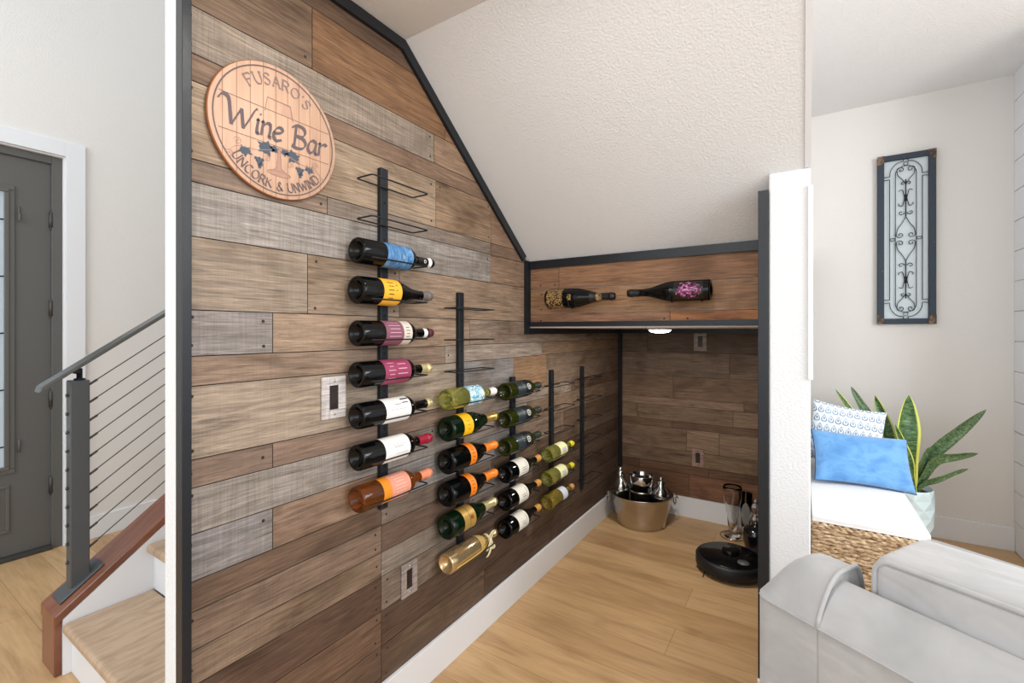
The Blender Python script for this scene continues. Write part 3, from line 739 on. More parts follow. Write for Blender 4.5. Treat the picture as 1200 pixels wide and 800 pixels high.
dark = flat('black_foil', (26, 26, 28), .35); grey = flat('grey_brown_foil', (112, 104, 98), .4); redf = flat('crimson_foil', (150, 26, 52), .35); maroon = flat('maroon_foil', (86, 38, 44), .4)
print_d = flat('dark_print', (52, 48, 46), .6); print_g = flat('grey_print', (150, 146, 140), .6)
m = mat('blue_painted_label', (70, 118, 170), .5); t = NT(m)
n1 = t.noise(t.coord('Object', (18, 18, 60)), 1.6, 5, .6, 1.4)
t.link(t.ramp(n1, [(.3, lin((36, 74, 118))), (.48, lin((74, 122, 172))), (.62, lin((108, 152, 190))), (.75, lin((190, 206, 200)))]), t.b.inputs['Base Color']); M['bluelabel'] = m
m = mat('white_label_with_turquoise_brush_marks', (235, 238, 240), .5); t = NT(m)
n1 = t.noise(t.coord('Object', (26, 26, 26), (3, 1, 0)), 1.3, 4, .6, 2.2)
t.link(t.ramp(n1, [(.44, lin((236, 240, 242))), (.5, lin((120, 200, 214))), (.56, lin((40, 140, 180))), (.62, lin((236, 240, 242)))]), t.b.inputs['Base Color']); M['turq'] = m

def on_rack(o, rack_y, wire_z, dy=-.142):
    R = o['R']; drop = math.sqrt((R+.0021)**2-.035**2)
    o.rotation_euler = (-PI/2, 0, 0); o.location = (WX+.001+.0565, rack_y+dy, wire_z+drop+.0004)
G1 = 'wine bottles lying in the wall racks'
R1, R2, R3, R4 = .993, 1.378, 1.757, 2.140
pale_magenta = flat('mauve_label', (132, 84, 100), .5); mag = flat('magenta_label', (150, 62, 92), .5); magp = flat('pink_print', (214, 160, 176), .5)
cream = flat('cream_label', (214, 204, 190), .55); pink = flat('dusty_pink_label', (222, 150, 128), .5)
def fig1(r, R, pr, k):
    round_mark(0, .262*k, .0052, radius_at(pr, .262*k), wht, .0016, .0018).build('neck_seal', wht, r, fixn=False)
o = make_bottle('dark wine bottle with a blue painted label, topmost on the tallest rack', 'bordeaux', M['blackglass'], .316, [(.085, .188, M['bluelabel'], 1.75)], (.232, dark), [(.279, .293, wht)], extra=fig1, group=G1)
on_rack(o, R1, z1s[2])
o = make_bottle('dark sloping shouldered bottle with an amber yellow label, below the blue one', 'burgundy', M['blackglass'], .308, [(.070, .142, yel, 1.7)], (.262, grey), (), print_lines(.085, .112, 5, print_d, .75, -.1, 3)+print_lines(.117, .124, 2, print_d, .4, -.3, 5), group=G1)
on_rack(o, R1, z1s[3])
o = make_bottle('dark wine bottle with a mauve and cream label and maroon capsule', 'bordeaux', M['blackglass'], .312, [(.080, .150, pale_magenta, 1.75), (.150, .185, cream, 1.7)], (.285, maroon), [(.262, .279, wht)],
                print_lines(.092, .14, 6, magp, .9, -.2, 4)+print_lines(.158, .176, 4, print_d, .5, -.1, 7), group=G1)
on_rack(o, R1, z1s[4])
o = make_bottle('dark wine bottle with a magenta label and pale gold capsule', 'bordeaux', M['blackglass'], .306, [(.078, .184, mag, 1.75)], (.258, paleg), (), print_lines(.09, .12, 5, magp, .8, -.2, 8)+print_lines(.126, .17, 4, magp, .8, -.1, 9), group=G1)
on_rack(o, R1, z1s[5])
o = make_bottle('dark wine bottle with a white label and gold capsule tip, under the magenta one', 'bordeaux', M['blackglass'], .306, [(.082, .184, wht, 1.75)], (.284, paleg), (), [(.150, .182, -1.1, -.95, print_d), (.118, .145, -.62, -.55, print_g), (.15, .175, -.7, -.62, print_d), (.1, .16, -.2, -.17, print_g)], group=G1)
on_rack(o, R1, z1s[6])
o = make_bottle('dark wine bottle with a white label and crimson capsule', 'bordeaux', M['blackglass'], .306, [(.080, .180, wht, 1.75)], (.246, redf), (), [(.11, .16, -.5, -.47, print_g), (.115, .15, -.35, -.3, print_g), (.12, .17, .2, .23, print_g)], group=G1)
on_rack(o, R1, z1s[7])
o = make_bottle('amber rose wine bottle with a dusty pink label, lowest on the tallest rack', 'bordeaux', M['rose'], .306, [(.073, .104, flat('orange_band_label', (226, 138, 30), .5), 1.75), (.104, .182, pink, 1.75)], (.255, flat('salmon_foil', (226, 140, 104), .4)), (),
                print_lines(.112, .172, 9, flat('pale_pink_print', (236, 188, 172), .5), 1.2, -.1, 11), group=G1)
on_rack(o, R1, z1s[8])
# second rack
o = make_bottle('pale green wine bottle with a white and turquoise label', 'bordeaux', M['whitewine'], .308, [(.098, .186, M['turq'], 1.75)], (.262, wht), group=G1)
on_rack(o, R2, z2s[3])
o = make_bottle('dark green champagne bottle with a bright yellow label', 'champagne', M['greenglass'], .315, [(.055, .108, flat('bright_yellow_label', (244, 184, 20), .5), 1.9)], (.225, gold), (), print_lines(.072, .09, 3, flat('ochre_print', (180, 120, 20), .5), .5, -.2, 12), group=G1, name='champagne_bottle')
on_rack(o, R2, z2s[4])
ch = make_bottle('black champagne bottle with an orange diagonal band, upper of the two', 'champagne', M['blackglass'], .315, [(.092, .128, orange, 1.9)], (.215, orf), (), print_lines(.1, .12, 4, flat('brown_print', (150, 70, 20), .5), .6, -.2, 13), group=G1, name='champagne_bottle')
on_rack(ch, R2, z2s[5])
c2 = copy_tree(ch); c2['label'] = 'black champagne bottle with an orange band, lower of the two'; on_rack(c2, R2, z2s[6])
o = make_bottle('dark green sparkling wine bottle with a dull gold label', 'champagne', M['greenglass'], .31, [(.058, .125, flat('dull_gold_label', (186, 150, 78), .45, metal=.3), 1.9)], (.215, paleg), (), [(.09, .092, -1.5, 1.5, print_d), (.094, .110, -.5, -.2, flat('brown_print', (150, 70, 20), .5))], group=G1, name='sparkling_wine_bottle')
on_rack(o, R2, z2s[7])
def bow(r, R, pr, k):
    rb = flat('cream_ribbon', (224, 212, 170), .5)
    b = MB()
    for s_ in (-1, 1):
        P = smooth_path([(.018, 0, .243), (.026, s_*.018, .238+s_*.004), (.03, s_*.036, .25), (.028, s_*.030, .262), (.02, 0, .246)], 5)
        b.grid([[p+Vector((0, 0, -.005)), p+Vector((.003, 0, .005))] for p in P], 0, True)
        P = smooth_path([(.02, 0, .243), (.03, s_*.014+.01, .236), (.03, s_*.016+.028, .226), (.027, s_*.012+.044, .215)], 5)
        b.grid([[p+Vector((0, 0, -.005)), p+Vector((.003, 0, .005))] for p in P], 0, True)
    b.lathe([(0, -.008), (.006, -.006), (.008, 0), (.006, .006), (0, .008)], (.022, 0, .244), 10)
    b.build('ribbon_bow', rb, r, solid=.0008, fixn=False)
    MB().lathe([(.0175, .236), (.0185, .238), (.0185, .247), (.0175, .249)], (0, 0, 0), 24).build('ribbon_band', rb, r)
    P = smooth_path([(.0172, .004, .236), (.03, .010, .2), (.037, .012, .15), (.0375, .012, .02)], 4)
    MB().grid([[p+Vector((0, -.003, 0)), p+Vector((0, .003, 0))] for p in P], 0, True).build('ribbon_tail', flat('golden_ribbon', (206, 178, 80), .5), r, solid=.0006, fixn=False)
o = make_bottle('golden bottle tied with a cream ribbon bow, lowest on the second rack', 'slim', mat('champagne_gold_glass', (206, 178, 132), .12, metal=.75, coat=.5), .315, [(.166, .212, flat('straw_wrap', (196, 160, 90), .6), 1.9)], None, (), extra=bow, group=G1)
on_rack(o, R2, z2s[8])
# third rack
def seal(r, R, pr, k):
    zz = .150*k; RR = radius_at(pr, zz)
    round_mark(-.35, zz, .0135, RR, wht, .0015, .004).build('round_mark', flat('pale_round_mark', (214, 216, 210), .5), r, fixn=False)
    round_mark(-.35, zz, .004, RR, wht, .0015).build('mark_centre', flat('pale_round_mark', (214, 216, 210), .5), r, fixn=False)
LB3 = 'dark green bottles with a round white mark'
gb = make_bottle('green bottle with a black label and round white mark, top of its rack', 'bordeaux', M['oliveglass'], .306, [(.058, .122, flat('slate_label', (40, 52, 58), .45), 1.9), (.122, .172, flat('black_label', (22, 26, 28), .45), 1.9)], (.246, flat('dark_green_foil', (38, 50, 44), .4)), (), print_lines(.1, .118, 3, print_g, .4, -.6, 15), extra=seal, group=LB3)
on_rack(gb, R3, z3s[0])
for k, lb_ in ((1, 'green bottle with a black label and round white mark, between its two twins'), (2, 'green bottle with a black label and round white mark, directly above the white labels')):
    c2 = copy_tree(gb); c2['label'] = lb_; on_rack(c2, R3, z3s[k])
wb = make_bottle('dark bottle with a white label and tan neck, third up from the bottom', 'burgundy', M['blackglass'], .306, [(.060, .142, flat('offwhite_label', (226, 220, 208), .6), 1.9)], (.262, flat('tan_foil', (196, 142, 70), .45)), (), [(.125, .128, -.9, .6, print_g), (.085, .118, -.3, -.24, print_g), (.09, .118, -.1, .0, print_g), (.08, .12, .2, .24, print_g)], group='dark bottles with white labels and tan necks')
on_rack(wb, R3, z3s[3]); wb['label'] = 'dark bottle with a white label and tan neck, upper of three'
for k, lb_ in ((4, 'dark bottle with a white label and tan neck, middle of three'), (5, 'dark bottle with a white label and tan neck, lowest of three')):
    c2 = copy_tree(wb); c2['label'] = lb_; on_rack(c2, R3, z3s[k])
# fourth rack
yf = flat('lemon_yellow_foil', (222, 208, 44), .4)
yb = make_bottle('pale green wine bottle with yellow capsule, upper of the two', 'slim', M['whitewine'], .298, [(.088, .172, flat('cream_green_label', (222, 222, 170), .55), 1.75)], (.262, yf), (), [(.11, .15, -.5, .1, flat('grey_crest', (190, 186, 196), .6))], group='pale green wine bottles')
on_rack(yb, R4, z3s[3])
c2 = copy_tree(yb); c2['label'] = 'pale green wine bottle with yellow capsule, lower of the two'; on_rack(c2, R4, z3s[4])
o = make_bottle('golden green wine bottle with pale blue label and cork coloured capsule', 'slim', M['goldwine'], .298, [(.118, .178, flat('pale_blue_label', (204, 212, 226), .55), 1.75)], (.268, flat('cork_brown_foil', (206, 152, 92), .5)), group='pale green wine bottles')
on_rack(o, R4, z3s[5])

# bulkhead bottles
m = mat('black_glass_with_gold_flowers', (10, 10, 10), .12, coat=.4); t = NT(m)
n1 = t.noise(t.coord('Object', (46, 46, 46)), 1.3, 5, .65, 3.)
f = t.ramp(n1, [(.50, (0, 0, 0)), (.55, (1, 1, 1)), (.57, (1, 1, 1)), (.61, (0, 0, 0))])
t.link(t.mix(f, (*lin((10, 10, 10)), 1), (*lin((222, 178, 112)), 1)), t.b.inputs['Base Color']); M['goldflower'] = m
m = mat('pink_graffiti_print', (200, 60, 150), .2, coat=.3); t = NT(m)
n1 = t.noise(t.coord('Object', (22, 22, 22), (1, 4, 2)), 1.5, 4, .6, 3.)
t.link(t.ramp(n1, [(.40, lin((12, 8, 12))), (.47, lin((90, 20, 66))), (.53, lin((186, 56, 140))), (.57, lin((236, 200, 226))), (.60, lin((130, 30, 96))), (.66, lin((14, 8, 12)))]), t.b.inputs['Base Color']); M['pinkprint'] = m
def blot(m, zc, rz, ry):
    t = NT(m); src = t.b.inputs['Base Color'].links[0].from_socket
    sp = t.new('SeparateXYZ'); t.link(t.coord('Object'), sp.inputs[0])
    a = t.math('POWER', t.math('DIVIDE', t.math('SUBTRACT', sp.outputs[2], zc), rz), 2.); c = t.math('POWER', t.math('DIVIDE', sp.outputs[1], ry), 2.)
    d = t.math('ADD', t.math('SQRT', t.math('ADD', a, c)), t.math('MULTIPLY', t.noise(t.coord('Object', (60, 60, 60)), 1.2, 3), .9))
    t.link(t.mix(t.ramp(d, [(.85, (0, 0, 0)), (.99, (1, 1, 1))]), src, (*lin((9, 9, 10)), 1)), t.b.inputs['Base Color'])
blot(M['pinkprint'], .075, .085, .060)
def bulk_bottle(o, x0, z, left, length):
    R = o['R']; o.location = (x0, SY-.0125-R-.012, z)
    o.rotation_euler = Matrix(((0, 0, 1) if left else (0, 0, -1), (0, 1, 0), (-1, 0, 0) if left else (1, 0, 0))).to_euler()
# local +Z -> world +-X, label (local +X) has to face the camera: -Y
def bulk_place(o, x0, z, sgn):
    R = o['R']; zc = Vector((sgn, 0, 0)); xc = Vector((0, -1, 0)); yc = zc.cross(xc)
    o.rotation_euler = Matrix((xc, yc, zc)).transposed().to_euler(); o.location = (x0, SY-R-.016, z)
o = make_bottle('black champagne bottle with gold flowers, lying left on the bulkhead', 'champagne', M['blackglass'], .318, [(.012, .088, M['goldflower'], 1.5), (.112, .13, M['goldflower'], .3)], (.205, dark), [(.232, .256, M['goldflower'])], group='bottles on the bulkhead', name='champagne_bottle')
bulk_place(o, -.985, 1.398, 1)
o = make_bottle('black wine bottle with a pink splashed print, lying right on the bulkhead', 'burgundy', M['blackglass'], .322, [(.022, .125, M['pinkprint'], .95)], (.262, dark), group='bottles on the bulkhead')
bulk_place(o, -.292, 1.407, -1)
for x, lab, z, R in ((-.925, 'small black wire bracket under the gold flowered bottle', 1.398, .0440), (-.385, 'small black wire bracket under the pink splashed bottle', 1.407, .0405)):
    r = thing('bottle_bracket', lab, 'bracket', (x, SY-.0008, z), 'wire brackets holding the bulkhead bottles')
    yw = -R-.016
    for q, nm in ((-.05, 'wire_arm'), (.06, 'wire_arm')):
        P = [(q, 0, -.018)]+[(q, yw+(R+.0026)*math.cos(a), (R+.0026)*math.sin(a)) for a in [math.radians(-25-k*13) for k in range(11)]]
        MB().tube(P, .0019, 6).build(nm, M['iron'], r)
    MB().tube([(-.06, -.003, -.018), (.07, -.003, -.018)], .002, 6).build('wire_bar', M['iron'], r)

# ================================================================== ON THE NICHE FLOOR
tb = thing('metal_tub', 'round brushed steel tub standing in the back corner of the niche', 'tub', (-.893, 2.965, .0005))
MB().lathe([(0, 0), (.146, 0), (.152, .004), (.170, .08), (.190, .170), (.197, .196), (.202, .2), (.2, .204), (.195, .2), (.187, .168), (.166, .078), (.148, .008), (0, .006)], (0, 0, 0), 56).build('tub_body', M['steel'], tb)
for s_ in (-1, 1):
    d = Vector((.9*s_, .43*s_, 0)); q = Vector((-.43, .9, 0))
    c0 = d*.199
    P = smooth_path([c0+q*.035+Vector((0, 0, .178)), c0+q*.033+d*.022+Vector((0, 0, .185)), c0+d*.034+Vector((0, 0, .165))*1, c0-q*.033+d*.022+Vector((0, 0, .185)), c0-q*.035+Vector((0, 0, .178))], 6)
    P2 = [c0+d*.012+q*.04*math.cos(a*PI/8)+(Vector((0, 0, .165))+(-d*.0+Vector((0, 0, -1)))*.032*math.sin(a*PI/8)) for a in range(-1, 10)]
    MB().tube(P, .004, 8).tube(P2, .0045, 8).build('ring_handle', M['chrome'], tb)
def shaker(loc, lab, hgt=.25, tilt=(0, 0, 0), rad=.043):
    k = hgt/.25; r = thing('cocktail_shaker', lab, 'cocktail shaker', loc, 'steel cocktail shakers in the tub', tilt)
    q = rad/.043
    MB().lathe([(0, 0), (.028*q, 0), (.031*q, .003), (.043*q, .15*k), (.0435*q, .155*k), (.042*q, .157*k), (0, .158*k)], seg=32).build('tumbler', M['chrome'], r)
    MB().lathe([(.0425*q, .158*k), (.0425*q, .168*k), (.038*q, .185*k), (.025*q, .2*k), (.021*q, .206*k), (.021*q, .214*k), (0, .215*k)], seg=32).build('strainer_top', M['chrome'], r)
    MB().lathe([(.0225*q, .2152*k), (.0225*q, .235*k), (.014*q, .239*k), (.011*q, .243*k), (.0125*q, .25*k), (.009*q, .256*k), (0, .257*k)], seg=24).build('cap', M['chrome'], r)
    return r
shaker((-.993, 2.895, .010), 'tall steel cocktail shaker leaning at the left side of the tub', .345, (.0, -.05, 0), .052)
shaker((-.768, 2.945, .010), 'smaller steel cocktail shaker at the right side of the tub', .31, (0, .03, 0), .050)
ib = thing('ice_bucket', 'steel ice bucket with a wide rim standing in the middle of the tub', 'ice bucket', (-.878, 2.925, .0075))
MB().lathe([(0, 0), (.060, 0), (.063, .004), (.068, .12), (.0720, .250), (.078, .257), (.080, .316), (.078, .320), (.075, .316), (.070, .26), (.061, .01), (0, .008)], seg=44).build('bucket_body', M['chrome'], ib)
MB().lathe([(.0702, .21), (.0735, .213), (.0735, .219), (.0708, .222)], seg=44).build('rim_band', M['steel'], ib)
jg = thing('bar_tool', 'short steel bar tool behind the ice bucket in the tub', 'bar tool', (-.872, 3.045, .012), None, (0, .06, 0))
MB().lathe([(0, 0), (.02, 0), (.022, .01), (.009, .12), (.009, .18), (.017, .235), (.021, .262), (.019, .263), (.0, .24)], seg=20).build('jigger_body', M['chrome'], jg)

g1 = thing('beer_glass', 'tall curved clear beer glass standing left of the black decanter', 'glass', (-.362, 3.06, .0005))
def gl_prof(pts, th=.0028, foot=0):
    o_ = [(r, z) for r, z in pts]; i_ = [(max(0, r-th), z) for r, z in pts[::-1] if z > foot]
    return [(0, 0)]+o_+i_+[(0, foot+.004)]
MB().lathe(gl_prof([(.046, 0), (.048, .004), (.044, .01), (.018, .022), (.020, .03), (.027, .08), (.030, .13), (.038, .18), (.0505, .225), (.056, .26), (.054, .287), (.0505, .305)], foot=.032), seg=44).build('bowl', M['glass'], g1)
P = [(.0685*math.cos(a*PI/18), .0685*math.sin(a*PI/18), .0035) for a in range(36)]
cb = MB().tube(P, .003, 6, closed=True)
tag(cb.build('wire_ring', flat('coppery_wire', (176, 150, 130), .25, metal=.9)), 'thin metal ring lying on the floor around the beer glass', 'ring')
bpy.data.objects['wire_ring'].location = (-.362, 3.06, .0)
g2 = thing('pilsner_glass', 'slim straight clear glass between the beer glass and the black decanter', 'glass', (-.298, 3.145, .0005))
MB().lathe(gl_prof([(.033, 0), (.034, .004), (.022, .012), (.024, .03), (.030, .12), (.037, .25)], foot=.022), seg=36).build('bowl', M['glass'], g2)
dc = thing('decanter', 'black squat decanter with a clear glass stopper beside the pier', 'decanter', (-.226, 2.905, .0005))
MB().lathe([(0, 0), (.045, 0), (.052, .004), (.058, .03), (.067, .075), (.070, .105), (.066, .13), (.045, .145), (.024, .153), (.021, .165), (.023, .172), (0, .173)], seg=10).build('decanter_body', flat('black_cut_glass', (16, 18, 22), .12, coat=.8), dc)
MB().lathe([(0, .1735), (.021, .1735), (.022, .195), (.015, .205), (.012, .215), (.024, .235), (.026, .255), (.018, .275), (.009, .283), (.012, .292), (.006, .30), (0, .301)], seg=10).build('stopper', M['glass'], dc)

rv = thing('robot_vacuum', 'glossy black round robot vacuum parked on the floor by the pier', 'robot vacuum', (-.322, 2.615, .001))
rb_ = flat('glossy_black_plastic', (12, 13, 15), .2, ior=1.35); rm = flat('matt_black_plastic', (24, 24, 26), .5)
MB().lathe([(0, .012), (.150, .012), (.160, .018), (.1655, .028), (.1655, .068), (.160, .076), (.150, .079)], seg=72).build('bumper', rm, rv)
MB().lathe([(.1495, .0795), (.147, .083), (.0, .084)], seg=72).build('top_plate', rb_, rv)
MB().lathe([(.042, .0843), (.042, .097), (.038, .101), (0, .102)], (.0, .03, 0), 36).build('sensor_turret', rb_, rv)
MB().lathe([(.028, .0843), (.028, .087), (.0, .087)], (.07, -.06, 0), 24).build('power_button', flat('grey_button', (96, 98, 102), .3), rv)
for s_ in (-1, 1): MB().box(-.03, .03, s_*.11-.01, s_*.11+.01, .0, .03).build('wheel', rm, rv, bevel=.006)
MB().lathe([(0, .0), (.012, 0), (.014, .010), (0, .011)], (.08, .09, 0), 16).build('caster', rm, rv)
bp = MB()
for k in range(3):
    a = k*2.094+.5; bp.tube([(-.105, -.09, .008), (-.105+.06*math.cos(a), -.09+.06*math.sin(a), .004)], .002, 5)
bp.build('side_brush', rm, rv)

# ================================================================== RIGHT HAND ROOM
# --- framed iron panel
AX, AZ0, AZ1, AYF = .5385, 1.295, 2.355, 3.719
AW = .1395; AH = (AZ1-AZ0)/2
ar = thing('wall_panel', 'narrow dark framed panel of scrolled black ironwork hanging on the white wall', 'wall decoration', (AX, AYF, (AZ0+AZ1)/2))
m = mat('distressed_navy_wood', (44, 54, 66), .55); t = NT(m)
n1 = t.noise(t.coord('Object', (14, 14, 8)), 2.2, 5, .65, .6)
t.link(t.ramp(n1, [(.66, lin((44, 54, 66))), (.70, lin((150, 120, 92)))]), t.b.inputs['Base Color']); M['navy'] = m
m = mat('worn_brown_corner', (134, 100, 74), .6); t = NT(m)
n1 = t.noise(t.coord('Object', (30, 30, 30)), 1.5, 4, .6)
t.link(t.ramp(n1, [(.45, lin((126, 98, 76))), (.55, lin((60, 52, 50)))]), t.b.inputs['Base Color']); M['worn'] = m
fw = .034
b = MB()
for s_ in (-1, 1):
    b.box(s_*(AW-fw), s_*AW, -.03, -.0005, -AH, AH)
    b.box(-AW+fw, AW-fw, -.03, -.0005, s_*(AH-fw), s_*AH)
b.build('frame', M['navy'], ar, bevel=.003)
for sx in (-1, 1):
    for sz in (-1, 1):
        MB().prism([(sx*(AW+.0008), sz*(AH+.0008)), (sx*(AW-.036), sz*(AH+.0008)), (sx*(AW-.034), sz*(AH-.03)), (sx*(AW-.026), sz*(AH-.05)), (sx*(AW+.0008), sz*(AH-.056))],
                   lambda p, q, t_: (p, t_, q), -.0312, -.0302).build('corner_patch', M['worn'], ar)
MB().box(-AW+fw, AW-fw, -.006, -.002, -AH+fw, AH-fw).build('backing_panel', flat('pale_blue_grey_glass', (206, 216, 220), .3), ar)
ir = MB(); IY = -.017
def it(P, r=.0022, closed=False): ir.tube([(p[0], IY, p[1]) for p in P], r, 6, closed=closed)
iw, ih = AW-fw, AH-fw
def stadium(hw, hh, n=10):
    P = []
    for k in range(n+1): a = PI*k/n; P.append((hw*math.cos(a), hh-hw+hw*math.sin(a)))
    for k in range(n+1): a = PI+PI*k/n; P.append((hw*math.cos(a), -hh+hw+hw*math.sin(a)))
    return P
it(stadium(.050, ih-.04), closed=True)
# outer line with shoulders to the frame
for sx in (-1, 1):
    it([(sx*.078, -ih+.115), (sx*.078, ih-.115)])
    for sz in (-1, 1):
        it([(sx*.078, sz*(ih-.115)), (sx*iw, sz*(ih-.118))])
        it([(sx*.078, sz*(ih-.100)), (sx*iw, sz*(ih-.097))])
        it([(v.x, v.y) for v in smooth_path([(sx*.078, sz*(ih-.100), 0), (sx*.074, sz*(ih-.065), 0), (sx*.055, sz*(ih-.032), 0), (sx*.03, sz*(ih-.015), 0), (sx*.012, sz*(ih-.013), 0), (sx*.012, sz*ih, 0)], 5)])
    it(ell(sx*.064, .0, .0125, .0085, 0, 350, 14), .002)
for sz in (-1, 1): it(ell(0, sz*(ih-.028), .011, .011, 0, 350, 14), .002)
def spiral(cx, cz, r, a0, turns, sgn, n=22): return [(cx+r*(1-.82*i/n)*math.cos(a0+sgn*turns*2*PI*i/n), cz+r*(1-.82*i/n)*math.sin(a0+sgn*turns*2*PI*i/n)) for i in range(n+1)]
def heart(z0, h_, up, wv=.044):
    """heart: from a point at z0, sides swell to the width and curl in at z0+up*h_"""
    for sx in (-1, 1):
        P = [(v.x, v.y) for v in smooth_path([(0, z0, 0), (sx*.018, z0+up*h_*.28, 0), (sx*.038, z0+up*h_*.52, 0), (sx*wv, z0+up*h_*.78, 0)], 5)]
        sp = spiral(sx*(wv-.019), z0+up*h_*.80, .019, 0 if sx > 0 else PI, 1.15, up*sx)
        it(P+sp[1:])
for s_ in (-1, 1):
    heart(s_*.34, .115, 1*s_, .043); heart(s_*.138, .140, -s_*1., .046)
    for sx in (-1, 1):
        P = spiral(sx*.014, s_*.345, .014, PI if sx > 0 else 0, .9, -s_*sx)
        it(P, .0024)
        it([(v.x, v.y) for v in smooth_path([(sx*.034, s_*.300, 0), (sx*.018, s_*.307, 0), (sx*.011, s_*.285, 0), (sx*.006, s_*.255, 0), (sx*.011, s_*.225, 0), (sx*.018, s_*.205, 0), (sx*.034, s_*.212, 0), (sx*.033, s_*.224, 0)], 5)])
        it(spiral(sx*.022, s_*.165, .016, PI if sx > 0 else 0, .95, s_*sx))
    it([(0, s_*.37), (0, s_*.14)], .003)
    it([(0, s_*.235), (0, s_*.275)], .006)
ir.build('ironwork', M['iron'], ar)

# --- wicker bench
M['wicker'] = mat('woven_seagrass', (186, 146, 104), .7); t = NT(M['wicker'])
n1 = t.noise(t.coord('Object', (26, 26, 110)), 1.6, 4, .65, .6)
n2 = t.noise(t.coord('Object', (130, 130, 130)), 1, 2, .5)
c = t.ramp(n1, [(.3, lin((92, 66, 46))), (.43, lin((160, 128, 94))), (.54, lin((206, 178, 142))), (.7, lin((234, 214, 184)))])
t.link(t.mix(.5, c, t.ramp(n2, [(.3, (.6, .6, .6)), (.6, (1.1, 1.1, 1.1))]), 'MULTIPLY'), t.b.inputs['Base Color']); t.bump(n2, .5, .002)
BX0, BX1, BY0, BY1, BZ = .036, .392, 2.275, 3.30, .452
bn = thing('wicker_bench', 'low woven seagrass bench under a white seat pad behind the sofa', 'bench', ((BX0+BX1)/2, (BY0+BY1)/2, .0005))
bx_, by_ = (BX0+BX1)/2, (BY0+BY1)/2
MB().box(BX0-bx_+.014, BX1-bx_-.014, BY0-by_+.014, BY1-by_-.014, .03, BZ-.03).build('carcass', flat('dark_basket_core', (66, 46, 32), .8), bn)
wk = MB(); rnd = random.Random(4)
nrow = 29
for k in range(nrow):
    z = .035+k*(BZ-.05)/(nrow-1)
    path = []
    per = [((BX0, BY1), (BX0, BY0)), ((BX0, BY0), (BX1, BY0)), ((BX1, BY0), (BX1, BY1))]
    for (a, c_) in per:
        ln_ = math.hypot(c_[0]-a[0], c_[1]-a[1]); n = max(2, int(ln_/.0125))
        dx, dy = (c_[0]-a[0])/ln_, (c_[1]-a[1])/ln_
        for i in range(n):
            s_ = ln_*i/n; wv_ = math.sin(s_/.036*2*PI+(k % 3)*2.1)*.0036+rnd.uniform(-.0012, .0012)
            path.append((a[0]+dx*s_-bx_+dy*wv_, a[1]+dy*s_-by_-dx*wv_, z+rnd.uniform(-.0022, .0022)+.003*math.sin(s_/.025*PI+k)))
    wk.tube(path, lambda t_, k=k: .0088, 6)
wk.build('woven_sides', M['wicker'], bn, fixn=False)
rim = MB()
for q in range(2):
    P = []
    cs = [(BX0, BY1), (BX0, BY0), (BX1, BY0), (BX1, BY1)]
    for a, c_ in zip(cs, cs[1:]):
        for i in range(40): P.append((a[0]+(c_[0]-a[0])*i/40-bx_+.004*math.cos(i*1.1+q*PI), a[1]+(c_[1]-a[1])*i/40-by_+.004*math.cos(i*1.1+q*PI), BZ-.006+.006*math.sin(i*1.1+q*PI)))
    rim.tube(P, .008, 6)
rim.build('braided_rim', M['wicker'], bn, fixn=False)
for px in (BX0+.02, BX1-.02):
    for py in (BY0+.02, BY1-.02):
        MB().box(px-.014-bx_, px+.014-bx_, py-.014-by_, py+.014-by_, 0, .032).build('foot', flat('dark_basket_core', (66, 46, 32), .8), bn)
white_fab = mat('white_canvas', (238, 237, 236), .85, bump=(260, .2, 2))
# seat pad : rounded slab, top slightly crowned
def pad(name, x0, x1, y0, y1, z0, z1, m_, r=.025, parent=None, crown=.012, nx=10, ny=24):
    b = MB(); P = []
    def sh(u): return math.copysign(1-(1-abs(u))**1, u)
    b.box(x0, x1, y0, y1, z0, z1); o = b.build(name, m_, parent)
    bm = bmesh.new(); bm.from_mesh(o.data)
    bmesh.ops.subdivide_edges(bm, edges=bm.edges[:], cuts=5, use_grid_fill=True)
    cx, cy, hx, hy = (x0+x1)/2, (y0+y1)/2, (x1-x0)/2, (y1-y0)/2
    for v in bm.verts:
        a = (1-((v.co.x-cx)/hx)**2)*(1-((v.co.y-cy)/hy)**2)
        if v.co.z > (z0+z1)/2: v.co.z += crown*a
    bm.to_mesh(o.data); bm.free()
    k = o.modifiers.new('bevel', 'BEVEL'); k.width = r; k.segments = 4; k.limit_method = 'ANGLE'; k.angle_limit = math.radians(50)
    for p in o.data.polygons: p.use_smooth = True
    return o
pad('seat_pad', BX0-bx_-.004, BX1-bx_+.014, BY0-by_+.012, BY1-by_, BZ+.001, BZ+.030, white_fab, .011, bn, .008)

